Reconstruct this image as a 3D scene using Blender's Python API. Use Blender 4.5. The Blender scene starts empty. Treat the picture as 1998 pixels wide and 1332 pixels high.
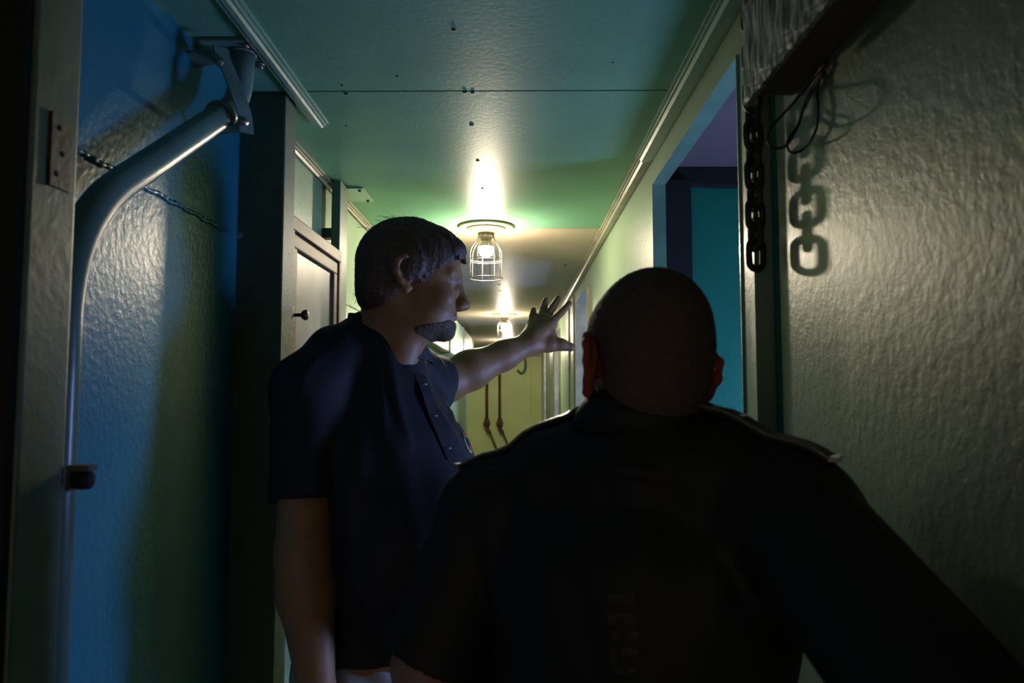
import bpy, bmesh, math, random
import numpy as np
from mathutils import Vector, Matrix
from mathutils.bvhtree import BVHTree

random.seed(7)
rng = np.random.default_rng(7)
sc = bpy.context.scene
col = sc.collection

# ------------------------------------------------------------------ camera, world, exposure
EYE = 1.47                       # lens height above the deck
FPX = 1400.0                     # focal length in pixels of the 1998 x 1332 frame
PITCH = math.atan(94 / FPX)
YAW = math.atan(11 / FPX)
cam_data = bpy.data.cameras.new('camera')
cam = bpy.data.objects.new('camera', cam_data)
col.objects.link(cam)
cam.location = (0, 0, EYE)
cam.rotation_euler = (math.pi / 2 + PITCH, 0, YAW)
cam_data.sensor_width = 36.0
cam_data.lens = 36.0 * FPX / 1998.0
cam_data.clip_start = 0.02
cam_data.dof.use_dof = True
cam_data.dof.focus_distance = 2.0
cam_data.dof.aperture_fstop = 5.0
sc.camera = cam

world = bpy.data.worlds.new('world')
sc.world = world
world.use_nodes = True
world.node_tree.nodes['Background'].inputs[0].default_value = (1.0, 0.86, 0.84, 1)
world.node_tree.nodes['Background'].inputs[1].default_value = 0.17

sc.view_settings.view_transform = 'Standard'
sc.view_settings.look = 'None'
sc.view_settings.gamma = 1.0
sc.view_settings.use_curve_mapping = False
sc.view_settings.exposure = 0.65
sc.cycles.sample_clamp_indirect = 4.0
sc.cycles.max_bounces = 10
sc.cycles.diffuse_bounces = 6
sc.cycles.caustics_reflective = False
sc.cycles.caustics_refractive = False

LAMP_STRENGTH = 600.0
LAMP_COLOR = (1.0, 0.85, 0.62)
WINDOW_STRENGTH = 20.0
WINDOW_COLOR = (0.30, 0.42, 0.95)


def P(px, py, Y):
    """World point on the plane at distance Y that is seen at a place of the photograph."""
    x = (px - 999) / FPX
    z = (666 - py) / FPX
    y2 = math.cos(PITCH) - z * math.sin(PITCH)
    z2 = math.sin(PITCH) + z * math.cos(PITCH)
    c, s = math.cos(YAW), math.sin(YAW)
    dx, dy = c * x - s * y2, s * x + c * y2
    return Vector((dx * Y / dy, Y, EYE + z2 * Y / dy))


# ------------------------------------------------------------------ materials
def mat(name, color, rough=0.5, metal=0.0, bump=0.0, bscale=60.0, var=0.0, vscale=6.0, color2=None,
        coat=0.0, coat_rough=0.1, sss=0.0, spec=0.5, stretch=(1, 1, 1), speck=None, fine=0.0):
    m = bpy.data.materials.new(name)
    m.use_nodes = True
    nt = m.node_tree
    b = nt.nodes['Principled BSDF']
    b.inputs['Roughness'].default_value = rough
    b.inputs['Metallic'].default_value = metal
    b.inputs['Specular IOR Level'].default_value = spec
    if coat:
        b.inputs['Coat Weight'].default_value = coat
        b.inputs['Coat Roughness'].default_value = coat_rough
    if sss:
        b.inputs['Subsurface Weight'].default_value = sss
        b.inputs['Subsurface Radius'].default_value = (0.012, 0.004, 0.002)
        b.inputs['Subsurface Scale'].default_value = 1.0
    tc = nt.nodes.new('ShaderNodeTexCoord')
    mp = nt.nodes.new('ShaderNodeMapping')
    mp.inputs['Scale'].default_value = stretch
    geo = nt.nodes.new('ShaderNodeNewGeometry')
    nt.links.new(geo.outputs['Position'], mp.inputs['Vector'])
    c1 = (*color, 1)
    b.inputs['Base Color'].default_value = c1
    out_col = None
    if var > 0 or color2:
        n = nt.nodes.new('ShaderNodeTexNoise')
        n.inputs['Scale'].default_value = vscale
        n.inputs['Detail'].default_value = 5
        nt.links.new(mp.outputs['Vector'], n.inputs['Vector'])
        r = nt.nodes.new('ShaderNodeValToRGB')
        r.color_ramp.elements[0].position = 0.35
        r.color_ramp.elements[1].position = 0.68
        c2 = color2 if color2 else tuple(c * (1 - var) for c in color)
        r.color_ramp.elements[0].color = (*c2, 1)
        r.color_ramp.elements[1].color = c1
        nt.links.new(n.outputs['Fac'], r.inputs['Fac'])
        out_col = r.outputs['Color']
    if speck:
        n = nt.nodes.new('ShaderNodeTexNoise')
        n.inputs['Scale'].default_value = speck[1]
        n.inputs['Detail'].default_value = 3
        nt.links.new(mp.outputs['Vector'], n.inputs['Vector'])
        r = nt.nodes.new('ShaderNodeValToRGB')
        r.color_ramp.elements[0].position = speck[2]
        r.color_ramp.elements[1].position = speck[2] + 0.03
        nt.links.new(n.outputs['Fac'], r.inputs['Fac'])
        mx = nt.nodes.new('ShaderNodeMix')
        mx.data_type = 'RGBA'
        nt.links.new(r.outputs['Color'], mx.inputs[0])
        if out_col:
            nt.links.new(out_col, mx.inputs[6])
        else:
            mx.inputs[6].default_value = c1
        mx.inputs[7].default_value = (*speck[0], 1)
        out_col = mx.outputs[2]
    if out_col:
        nt.links.new(out_col, b.inputs['Base Color'])
    if bump > 0:
        n = nt.nodes.new('ShaderNodeTexNoise')
        n.inputs['Scale'].default_value = bscale
        n.inputs['Detail'].default_value = 4
        n.inputs['Roughness'].default_value = 0.55
        nt.links.new(mp.outputs['Vector'], n.inputs['Vector'])
        bp = nt.nodes.new('ShaderNodeBump')
        bp.inputs['Strength'].default_value = 1.0
        bp.inputs['Distance'].default_value = bump
        nt.links.new(n.outputs['Fac'], bp.inputs['Height'])
        last = bp
        if fine > 0:
            n2 = nt.nodes.new('ShaderNodeTexNoise')
            n2.inputs['Scale'].default_value = bscale * 5
            n2.inputs['Detail'].default_value = 2
            nt.links.new(mp.outputs['Vector'], n2.inputs['Vector'])
            bp2 = nt.nodes.new('ShaderNodeBump')
            bp2.inputs['Distance'].default_value = fine
            nt.links.new(n2.outputs['Fac'], bp2.inputs['Height'])
            nt.links.new(bp.outputs['Normal'], bp2.inputs['Normal'])
            last = bp2
        nt.links.new(last.outputs['Normal'], b.inputs['Normal'])
    return m


def emit(name, color, strength):
    m = bpy.data.materials.new(name)
    m.use_nodes = True
    nt = m.node_tree
    nt.nodes.remove(nt.nodes['Principled BSDF'])
    e = nt.nodes.new('ShaderNodeEmission')
    e.inputs[0].default_value = (*color, 1)
    e.inputs[1].default_value = strength
    nt.links.new(e.outputs[0], nt.nodes['Material Output'].inputs[0])
    return m


GREEN = (0.17, 0.33, 0.22)
M = {}
M['ceil'] = mat('ceiling paint green', (0.20, 0.45, 0.28), 0.44, spec=0.11, bump=0.0006, bscale=90, var=0.18, vscale=3, fine=0.00012,
                coat=0.05, coat_rough=0.05, speck=((0.05, 0.12, 0.09), 55, 0.745))
M['ceil_far'] = mat('ceiling paint cream', (0.50, 0.42, 0.31), 0.45, spec=0.06, bump=0.0006, bscale=60, var=0.15, vscale=3, coat=0.02, coat_rough=0.10)
M['wall'] = mat('wall paint green', (0.30, 0.43, 0.28), 0.40, spec=0.42, bump=0.0012, bscale=70, var=0.15, vscale=4, fine=0.00015, coat=0.25, coat_rough=0.2)
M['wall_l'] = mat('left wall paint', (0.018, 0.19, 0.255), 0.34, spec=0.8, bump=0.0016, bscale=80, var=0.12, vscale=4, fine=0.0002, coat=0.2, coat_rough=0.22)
M['wall_near'] = mat('rough wall paint', (0.16, 0.22, 0.12), 0.42, spec=1.0, bump=0.0013, bscale=80, var=0.18, vscale=9, fine=0.0005, coat=0.2, coat_rough=0.25,
                     stretch=(1, 1, 0.75))
M['pillar'] = mat('pillar paint', (0.13, 0.18, 0.12), 0.55, spec=0.25, bump=0.0008, bscale=120, var=0.2, vscale=30)
M['trim'] = mat('trim paint green', (0.28, 0.46, 0.33), 0.3, bump=0.0005, bscale=90, var=0.2, vscale=12, coat=0.3)
M['trim_old'] = mat('trim paint aged cream', (0.36, 0.34, 0.23), 0.4, bump=0.0008, bscale=60, var=0.35, vscale=10)
M['dark_green'] = mat('dark green paint', (0.06, 0.13, 0.09), 0.45, bump=0.0006, bscale=80, var=0.2)
M['post'] = mat('post paint', (0.22, 0.27, 0.16), 0.42, bump=0.001, bscale=60, var=0.25, vscale=14)
M['rust'] = mat('rust', (0.16, 0.075, 0.03), 0.7, bump=0.002, bscale=90, var=0.7, vscale=30)
M['rusty_paint'] = mat('rusty painted steel', (0.24, 0.24, 0.16), 0.5, bump=0.001, bscale=80, color2=(0.14, 0.08, 0.04), vscale=22)
M['hole'] = mat('hole black', (0.004, 0.004, 0.004), 0.9)
M['tube'] = mat('painted steel tube', (0.16, 0.26, 0.22), 0.3, bump=0.0004, bscale=70, var=0.2, coat=0.3, coat_rough=0.15)
M['steel'] = mat('bare steel', (0.35, 0.33, 0.29), 0.35, 0.7, bump=0.0004, bscale=120, var=0.4, vscale=40)
M['bronze'] = mat('dark bronze', (0.09, 0.06, 0.04), 0.4, 0.6, bump=0.0004, bscale=90)
M['wood'] = mat('aged wood', (0.24, 0.18, 0.12), 0.55, spec=0.25, bump=0.001, bscale=40, color2=(0.16, 0.10, 0.06), vscale=14, stretch=(1, 0.3, 1))
M['cab_panel'] = mat('tarnished cabinet panel', (0.22, 0.22, 0.17), 0.45, spec=0.35, bump=0.0005, bscale=30, color2=(0.09, 0.10, 0.09), vscale=7)
M['brown'] = mat('brown stained wood', (0.13, 0.08, 0.05), 0.6, bump=0.0015, bscale=50, var=0.3, vscale=20, stretch=(1, 0.2, 1))
M['tape'] = mat('crinkled grey tape', (0.48, 0.45, 0.40), 0.42, 0.2, bump=0.003, bscale=60, color2=(0.06, 0.06, 0.055), vscale=48, stretch=(1, 1.8, 0.35))
M['chain'] = mat('old chain iron', (0.05, 0.055, 0.04), 0.55, 0.3, bump=0.0006, bscale=160, color2=(0.03, 0.022, 0.015), vscale=60)
M['cable'] = mat('black cable', (0.008, 0.008, 0.008), 0.45)
M['lampplate'] = mat('lamp plate', (0.55, 0.43, 0.25), 0.4, bump=0.0003, bscale=90, var=0.15, vscale=20)
M['lampwire'] = mat('cage wire', (0.09, 0.08, 0.06), 0.45, 0.5)
M['neck'] = mat('bulb neck white', (0.6, 0.57, 0.5), 0.5)
M['porcelain'] = mat('lamp socket', (0.35, 0.28, 0.2), 0.5)
M['bulb'] = emit('lit bulb', LAMP_COLOR, LAMP_STRENGTH)
M['window'] = emit('daylight pane', WINDOW_COLOR, WINDOW_STRENGTH)
M['room'] = mat('room paint teal green', (0.006, 0.24, 0.145), 0.6, bump=0.001, bscale=70, var=0.08)
M['room_white'] = mat('room ceiling paint', (0.24, 0.16, 0.17), 0.7, var=0.1)
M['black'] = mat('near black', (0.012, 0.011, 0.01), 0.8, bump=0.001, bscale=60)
M['deck'] = mat('deck paint', (0.20, 0.22, 0.16), 0.55, bump=0.002, bscale=40, var=0.3, vscale=8)
M['end'] = mat('end wall paint', (0.66, 0.76, 0.36), 0.5, bump=0.001, bscale=40, var=0.1, vscale=3)
M['chip'] = mat('chipped pale paint', (0.45, 0.5, 0.38), 0.7, bump=0.001, bscale=120, var=0.4, vscale=80)
M['skin'] = mat('skin', (0.40, 0.20, 0.085), 0.5, bump=0.0005, bscale=260, var=0.15, vscale=20, sss=0.12)
M['skin2'] = mat('skin ruddy', (0.35, 0.19, 0.13), 0.5, bump=0.0004, bscale=260, var=0.12, vscale=20, sss=0.15)
M['ear'] = mat('ear skin', (0.5, 0.13, 0.09), 0.5, bump=0.0003, bscale=260, sss=0.9)
_nt = M['ear'].node_tree
_tr = _nt.nodes.new('ShaderNodeBsdfTranslucent')
_tr.inputs[0].default_value = (0.42, 0.08, 0.04, 1)
_mx = _nt.nodes.new('ShaderNodeMixShader')
_mx.inputs[0].default_value = 0.35
_nt.links.new(_nt.nodes['Principled BSDF'].outputs[0], _mx.inputs[1])
_nt.links.new(_tr.outputs[0], _mx.inputs[2])
_nt.links.new(_mx.outputs[0], _nt.nodes['Material Output'].inputs[0])
M['eye'] = mat('eye', (0.5, 0.48, 0.45), 0.15)
M['hair'] = mat('brown hair', (0.12, 0.072, 0.045), 0.5, bump=0.003, bscale=90, var=0.4, vscale=60, stretch=(1.6, 1.6, 0.25))
M['beard'] = mat('greying beard', (0.17, 0.115, 0.08), 0.75, bump=0.001, bscale=300, color2=(0.09, 0.065, 0.05), vscale=180)
M['stubble'] = mat('cropped hair', (0.13, 0.08, 0.055), 0.75, bump=0.0006, bscale=420, var=0.3, vscale=200)
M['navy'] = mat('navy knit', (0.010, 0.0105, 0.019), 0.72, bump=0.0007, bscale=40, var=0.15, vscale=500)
M['stitch'] = mat('embroidery thread red', (0.35, 0.06, 0.02), 0.6)
M['stitch2'] = mat('embroidery thread white', (0.5, 0.46, 0.38), 0.6)
M['stitch3'] = mat('embroidery thread yellow', (0.5, 0.35, 0.05), 0.6)
M['khaki'] = mat('light trousers', (0.42, 0.42, 0.42), 0.8, bump=0.0012, bscale=45, var=0.1)
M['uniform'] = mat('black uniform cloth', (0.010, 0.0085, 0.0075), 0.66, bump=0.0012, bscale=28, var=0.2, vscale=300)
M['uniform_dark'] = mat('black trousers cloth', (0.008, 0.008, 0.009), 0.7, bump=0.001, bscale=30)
M['piping'] = mat('epaulette braid', (0.22, 0.19, 0.14), 0.3, coat=0.8, coat_rough=0.12, bump=0.001, bscale=120)
M['button'] = mat('brass button', (0.5, 0.38, 0.18), 0.25, 0.9)
M['print'] = mat('faded back print', (0.05, 0.047, 0.03), 0.7, var=0.5, vscale=90)
M['leather'] = mat('shoe leather', (0.01, 0.009, 0.008), 0.4)
M['gold'] = mat('ring gold', (0.6, 0.42, 0.2), 0.25, 1.0)


# ------------------------------------------------------------------ mesh helpers
def link(name, me, m, parent=None, smooth=False, recenter=True):
    if recenter and len(me.vertices):
        co = np.empty(len(me.vertices) * 3)
        me.vertices.foreach_get('co', co)
        co = co.reshape(-1, 3)
        c = (co.min(0) + co.max(0)) / 2
        me.vertices.foreach_set('co', (co - c).ravel())
    else:
        c = np.zeros(3)
    me.materials.append(m)
    if smooth:
        me.polygons.foreach_set('use_smooth', [True] * len(me.polygons))
    me.update()
    o = bpy.data.objects.new(name, me)
    col.objects.link(o)
    o.location = c
    if parent is not None:
        o.parent = parent
        o.matrix_parent_inverse = Matrix.LocRotScale(parent.location, parent.rotation_euler, parent.scale).inverted() if parent.parent is None \
            else (Matrix.LocRotScale(parent.parent.location, None, None) @ parent.matrix_parent_inverse @ Matrix.Translation(parent.location)).inverted()
    return o


def from_bm(name, bm, m, parent=None, smooth=False):
    me = bpy.data.meshes.new(name)
    bmesh.ops.recalc_face_normals(bm, faces=bm.faces)
    bm.to_mesh(me)
    bm.free()
    return link(name, me, m, parent, smooth)


def add_box(bm, x0, x1, y0, y1, z0, z1):
    vs = [bm.verts.new((x, y, z)) for x in (x0, x1) for y in (y0, y1) for z in (z0, z1)]
    for f in ((0, 1, 3, 2), (4, 6, 7, 5), (0, 4, 5, 1), (2, 3, 7, 6), (0, 2, 6, 4), (1, 5, 7, 3)):
        bm.faces.new([vs[i] for i in f])
    return vs


def box(name, x0, x1, y0, y1, z0, z1, m, parent=None, bevel=0.0, seg=2):
    bm = bmesh.new()
    add_box(bm, x0, x1, y0, y1, z0, z1)
    if bevel:
        bmesh.ops.bevel(bm, geom=list(bm.edges), offset=bevel, segments=seg, affect='EDGES', profile=0.6)
    return from_bm(name, bm, m, parent)


def boxes(name, lst, m, parent=None, bevel=0.0):
    bm = bmesh.new()
    for b in lst:
        add_box(bm, *b)
    if bevel:
        bmesh.ops.bevel(bm, geom=list(bm.edges), offset=bevel, segments=2, affect='EDGES')
    return from_bm(name, bm, m, parent)


def add_tube(bm, pts, r, n=12, closed=False, caps=True):
    pts = [Vector(p) for p in pts]
    rs = r if isinstance(r, (list, tuple)) else [r] * len(pts)
    rings = []
    up = None
    N = len(pts)
    for i in range(N):
        if closed:
            t = pts[(i + 1) % N] - pts[i - 1]
        else:
            t = pts[min(i + 1, N - 1)] - pts[max(i - 1, 0)]
        t.normalize()
        if up is None:
            up = Vector((0, 0, 1)) if abs(t.z) < 0.9 else Vector((1, 0, 0))
        up = (up - t * up.dot(t)).normalized()
        s = t.cross(up)
        rings.append([bm.verts.new(pts[i] + (up * math.cos(a) + s * math.sin(a)) * rs[i]) for a in [2 * math.pi * k / n for k in range(n)]])
    for i in range(N if closed else N - 1):
        a, b = rings[i], rings[(i + 1) % N]
        sh = 0
        if closed and i == N - 1:
            sh = min(range(n), key=lambda q: (a[0].co - b[q].co).length)
        for k in range(n):
            bm.faces.new((a[k], a[(k + 1) % n], b[(k + 1 + sh) % n], b[(k + sh) % n]))
    if caps and not closed:
        bm.faces.new(rings[0][::-1])
        bm.faces.new(rings[-1])


def tube(name, pts, r, m, parent=None, n=12, closed=False):
    bm = bmesh.new()
    add_tube(bm, pts, r, n, closed)
    return from_bm(name, bm, m, parent, True)


def smooth_path(pts, sub=8):
    pts = [Vector(p) for p in pts]
    out = []
    for i in range(len(pts) - 1):
        p0, p1, p2, p3 = pts[max(i - 1, 0)], pts[i], pts[i + 1], pts[min(i + 2, len(pts) - 1)]
        for k in range(sub):
            t = k / sub
            out.append(0.5 * ((2 * p1) + (p2 - p0) * t + (2 * p0 - 5 * p1 + 4 * p2 - p3) * t * t + (3 * p1 - p0 - 3 * p2 + p3) * t ** 3))
    out.append(pts[-1])
    return out


def fillet(pts, radii, sub=8):
    pts = [Vector(p) for p in pts]
    out = [pts[0]]
    for i in range(1, len(pts) - 1):
        a, b, c = pts[i - 1], pts[i], pts[i + 1]
        u, v = (a - b).normalized(), (c - b).normalized()
        r = radii[i - 1]
        for k in range(sub + 1):
            t = k / sub
            p, q = b + u * r, b + v * r
            out.append(p * (1 - t) ** 2 + b * 2 * t * (1 - t) + q * t * t)
    out.append(pts[-1])
    return out


def lathe(name, profile, c, m, parent=None, n=32, axis='z'):
    bm = bmesh.new()
    rings = []
    for r, h in profile:
        ring = []
        for k in range(n):
            a = 2 * math.pi * k / n
            u, v = r * math.cos(a), r * math.sin(a)
            p = {'z': (u, v, h), 'x': (h, u, v), 'y': (u, h, v)}[axis]
            ring.append(bm.verts.new((c[0] + p[0], c[1] + p[1], c[2] + p[2])))
        rings.append(ring)
    for a, b in zip(rings, rings[1:]):
        for k in range(n):
            bm.faces.new((a[k], a[(k + 1) % n], b[(k + 1) % n], b[k]))
    bm.faces.new(rings[0])
    bm.faces.new(rings[-1])
    bmesh.ops.remove_doubles(bm, verts=bm.verts, dist=1e-6)
    return from_bm(name, bm, m, parent, True)


def prism_y(name, prof, y0, y1, m, parent=None):
    """profile of (x, z) points swept along the corridor"""
    bm = bmesh.new()
    a = [bm.verts.new((x, y0, z)) for x, z in prof]
    b = [bm.verts.new((x, y1, z)) for x, z in prof]
    n = len(prof)
    for k in range(n):
        bm.faces.new((a[k], a[(k + 1) % n], b[(k + 1) % n], b[k]))
    bm.faces.new(a)
    bm.faces.new(b[::-1])
    return from_bm(name, bm, m, parent)


def thing(name, label, cat, loc=(0, 0, 0), group=None):
    o = bpy.data.objects.new(name, None)
    o.empty_display_size = 0.05
    col.objects.link(o)
    o.location = loc
    tag(o, label, cat, group)
    return o


def tag(o, label, cat, group=None):
    o['label'] = label
    o['category'] = cat
    if group:
        o['group'] = group
    return o


def struct(o, label=None, cat=None):
    o['kind'] = 'structure'
    if label:
        o['label'] = label
    if cat:
        o['category'] = cat
    return o


# ------------------------------------------------------------------ the passage (structure)
CEIL = 2.13
XR = 0.38        # face of the right bulkhead
XN = 0.404       # face of the near right wall
XL = -0.615      # face of the left wall
YEND = 11.5
struct(box('floor', -2.2, 1.6, -2.0, 12.0, -0.1, 0.0, M['deck']), 'dark painted steel deck of the narrow passage', 'floor')
# ceiling plates
cn = struct(box('ceiling', -2.2, 1.6, -2.0, 1.545, CEIL, CEIL + 0.06, M['ceil']), 'glossy green ceiling plate nearest the viewer', 'ceiling')
cm = struct(box('ceiling', -0.8, XR + 0.03, 1.551, 2.905, CEIL, CEIL + 0.06, M['ceil']), 'glossy green ceiling plate in front of the first caged lamp', 'ceiling')
cf = struct(box('ceiling', -2.2, 1.6, 2.91, 12.0, CEIL, CEIL + 0.06, M['ceil_far']), 'cream ceiling plate beyond the first caged lamp', 'ceiling')
struct(box('ceiling', -2.2, 1.6, 1.50, 2.95, CEIL + 0.012, CEIL + 0.07, M['hole']), 'dark backing above the ceiling joint', 'ceiling')

# studs and drilled holes of the ceiling
for parent, pts, r in ((cn, [(885, 57), (775, 148), (667, 166), (1196, 121)], (0.0042, 0.003, 0.003, 0.002)),
                       (cm, [(675, 182), (675, 245), (907, 179), (922, 180), (920, 243), (932, 313), (941, 367), (949, 409)],
                        (0.0055, 0.003, 0.005, 0.0045, 0.0055, 0.0055, 0.005, 0.004)),
                       (cf, [(974, 555), (976, 567), (978, 577), (980, 586), (981, 595), (1103, 517)], (0.010,) * 5 + (0.01,))):
    for (px, py), rr in zip(pts, r):
        d = P(px, py, 1.0) - Vector((0, 0, EYE))
        q = Vector((0, 0, EYE)) + d * ((CEIL - EYE) / d.z)
        lathe('stud', [(rr, 0.0), (rr, -0.001), (rr * 0.7, -0.0018)], q, M['black'], parent, 8)

# right bulkhead with four doorways, one plate per stretch
T = 0.03
doors = [(1.205, 1.978, 2.045), (3.72, 4.46, 2.01), (6.35, 7.05, 2.01), (9.1, 9.8, 2.01)]
lst = []
y = 1.145
for (a, b, top) in doors:
    lst.append((XR, XR + T, y, a, 0, CEIL))
    lst.append((XR, XR + T, a, b, top, CEIL))
    y = b
lst.append((XR, XR + T, y, YEND, 0, CEIL))
bm = bmesh.new()
for b in lst:
    add_box(bm, *b)
struct(from_bm('wall_right', bm, M['wall']), 'pale green bulkhead along the right side with doorways', 'wall')
# door rims: thin bright edge around the openings
for i, (a, b, top) in enumerate(doors):
    e = 0.0035 if i == 0 else 0.02
    d = struct(boxes('door_%d' % (i + 1), [(XR - e, XR + T + e, a - 0.001, a + 0.003, 0, top - 0.003), (XR - e, XR + T + e, b - 0.003, b + 0.001, 0, top - 0.003),
                                  (XR - e, XR + T + e, a - 0.001, b + 0.001, top - 0.003, top + 0.001)], M['trim'] if i == 0 else M['trim_old']),
               ['near doorway rim opening on the teal room', 'second doorway rim along the right bulkhead', 'third doorway rim far down the right bulkhead',
                'farthest doorway rim on the right bulkhead'][i], 'doorway')
# battens on the far right bulkhead
for yy, w in ((4.75, 0.012), (5.2, 0.02), (7.5, 0.03), (8.6, 0.03)):
    struct(box('trim_%d' % (10 + int(yy)), XR - 0.012, XR, yy, yy + w, 0, 2.1, M['trim_old']), 'vertical batten on the right bulkhead', 'trim')
# side rooms behind the far doorways
for i, (a, b, top) in enumerate(doors[1:]):
    mm = M['room']
    bm = bmesh.new()
    add_box(bm, XR + T, 1.3, b + 0.25, b + 0.3, 0, CEIL)
    add_box(bm, XR + T, 1.3, a - 0.3, a - 0.25, 0, CEIL)
    add_box(bm, 1.3, 1.35, a - 0.3, b + 0.3, 0, CEIL)
    struct(from_bm('wall_side_room', bm, mm), ['side room walls behind the second doorway', 'side room walls behind the third doorway', 'side room walls behind the farthest doorway'][i], 'wall')
    w = struct(box('window_%d' % (i + 2), 1.28, 1.3, a + 0.1, b - 0.1, 1.3, 1.8, M['window']), ['blue daylight pane of the second side room', 'blue daylight pane of the third side room',
               'blue daylight pane of the farthest side room'][i], 'window')

# near side room
bm = bmesh.new()
add_box(bm, XR + T, 1.45, 2.10, 2.16, 0, CEIL)
wb = struct(from_bm('wall_room_back', bm, M['room']), 'teal lit back wall of the side room seen through the near doorway', 'wall')
struct(box('wall_room_front', XR + T + 0.0005, 1.45, 1.10, 1.16, 0, CEIL, M['room']), 'front wall of the near side room', 'wall')
bm = bmesh.new()
WY0, WY1, WZ0, WZ1 = 1.42, 1.74, 0.85, 1.45
for b in ((1.40, 1.45, 1.16, WY0, 0, CEIL), (1.40, 1.45, WY1, 2.10, 0, CEIL), (1.40, 1.45, WY0, WY1, 0, WZ0), (1.40, 1.45, WY0, WY1, WZ1, CEIL)):
    add_box(bm, *b)
struct(from_bm('wall_room_side', bm, M['room']), 'outer wall of the near side room around its window', 'wall')
win = struct(box('window_1', 1.425, 1.43, WY0, WY1, WZ0, WZ1, M['window']), 'blue daylight window of the near side room', 'window')
boxes('window_frame', [(1.39, 1.45, WY0 - 0.03, WY0, WZ0 - 0.03, WZ1 + 0.03), (1.39, 1.45, WY1, WY1 + 0.03, WZ0 - 0.03, WZ1 + 0.03),
                       (1.39, 1.45, WY0, WY1, WZ0 - 0.03, WZ0), (1.39, 1.45, WY0, WY1, WZ1, WZ1 + 0.03)], M['trim'], win)
struct(box('ceiling_room', XR + T, 1.45, 1.16, 2.10, CEIL - 0.012, CEIL, M['room_white']), 'pale ceiling of the near side room', 'ceiling')
# dark corner locker post and wavy near-black strip standing in for a shadow band
o = box('corner_post', 0.415, 0.50, 2.03, 2.098, 0, 2.075, M['black'], None, 0.004)
tag(o, 'dark square post in the corner of the side room', 'post')
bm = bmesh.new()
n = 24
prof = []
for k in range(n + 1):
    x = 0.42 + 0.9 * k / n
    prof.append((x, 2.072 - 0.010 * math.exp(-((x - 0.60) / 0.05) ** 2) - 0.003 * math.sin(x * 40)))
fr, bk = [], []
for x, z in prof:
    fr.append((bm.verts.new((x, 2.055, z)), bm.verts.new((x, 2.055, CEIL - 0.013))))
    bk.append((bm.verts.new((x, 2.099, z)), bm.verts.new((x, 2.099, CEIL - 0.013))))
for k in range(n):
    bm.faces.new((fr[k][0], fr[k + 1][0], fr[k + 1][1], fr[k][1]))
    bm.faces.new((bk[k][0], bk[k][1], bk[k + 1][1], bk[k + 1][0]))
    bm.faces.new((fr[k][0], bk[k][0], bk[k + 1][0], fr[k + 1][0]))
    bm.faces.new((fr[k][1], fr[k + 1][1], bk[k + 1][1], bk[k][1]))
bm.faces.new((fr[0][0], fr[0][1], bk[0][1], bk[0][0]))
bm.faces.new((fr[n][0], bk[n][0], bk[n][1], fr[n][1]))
tag(from_bm('shadow_band', bm, M['black']), 'dark wavy strip made as a shadow band above the teal wall of the side room', 'shadow strip')

# near right wall, ends where the passage begins; narrow dark gap between the two
struct(box('wall_near_right', XN, XN + 0.05, -2.0, 1.104, 0, CEIL, M['wall_near'], None, 0.006), 'rough painted wall at the right edge, lit by the lamp', 'wall')
struct(box('wall_gap', XN + 0.02, XN + 0.045, 1.104, 1.15, 0, CEIL, M['black']), 'dark gap between the near right wall and the bulkhead', 'wall')

# left wall, pillar, near bulkhead, walls behind the lens
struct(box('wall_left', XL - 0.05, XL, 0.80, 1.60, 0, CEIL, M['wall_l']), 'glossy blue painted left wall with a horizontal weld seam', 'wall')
struct(box('wall_left_far', XL - 0.05, XL, 1.60, 8.85, 0, CEIL, M['wall']), 'pale green left wall running on behind the pointing man', 'wall')
pil = struct(box('pillar', XL - 0.02, -0.515, 1.552, 1.628, 0, CEIL - 0.001, M['pillar'], None, 0.003), 'square green pillar behind the pointing man', 'pillar')
wl = struct(box('wall_near_left', -2.2, -0.541, 0.778, 0.862, 0, CEIL, M['post'], None, 0.005), 'painted door post at the left edge of the view', 'wall')
struct(box('wall_near_left_shade', -2.2, -0.545, 0.766, 0.7775, 0, CEIL, M['black']), 'unlit dark face of the near left bulkhead', 'wall')  # thin sheet with the unlit side's shade put into its colour
struct(box('wall_back_left', -2.25, -2.2, -2.0, 0.80, 0, CEIL, M['wall']), 'side wall behind the viewer', 'wall')
# end of the passage, wider than the passage itself
struct(box('wall_end', -2.2, 1.6, YEND, YEND + 0.05, 0, CEIL, M['end']), 'yellow green end wall of the passage with rusty rods', 'wall')
struct(box('wall_end_left', -2.25, -2.2, 8.8, YEND, 0, CEIL, M['end']), 'left side wall of the wide end space', 'wall')
struct(box('wall_end_front', -2.2, XL - 0.05, 8.8, 8.85, 0, CEIL, M['end']), 'return wall at the far corner of the left wall', 'wall')
struct(box('trim_5', 0.19, 0.205, YEND - 0.02, YEND, 0, CEIL, M['end']), 'vertical panel joint on the end wall', 'trim')
struct(box('trim_6', -2.0, 0.38, YEND - 0.12, YEND, 2.00, 2.05, M['trim_old']), 'horizontal ledge high on the end wall', 'trim')

# weld seam on the left wall: an uneven bead
def bead(name, y0, y1, z, parent, m):
    pts, rs = [], []
    n = int((y1 - y0) / 0.006)
    for k in range(n + 1):
        yy = y0 + (y1 - y0) * k / n
        pts.append((XL + 0.0005, yy, z + 0.0015 * math.sin(yy * 90) + rng.normal(0, 0.0006)))
        rs.append(max(0.0018, 0.0042 + 0.0014 * math.sin(yy * 330) + rng.normal(0, 0.0005)) * (1.0 if yy < 1.5 else 0.8))
    return tube(name, pts, rs, m, parent, 8)
wall_left = bpy.data.objects['wall_left']
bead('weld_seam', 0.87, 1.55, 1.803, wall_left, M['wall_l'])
bead('weld_seam', 2.15, 5.0, 1.776, bpy.data.objects['wall_left_far'], M['wall'])

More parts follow.
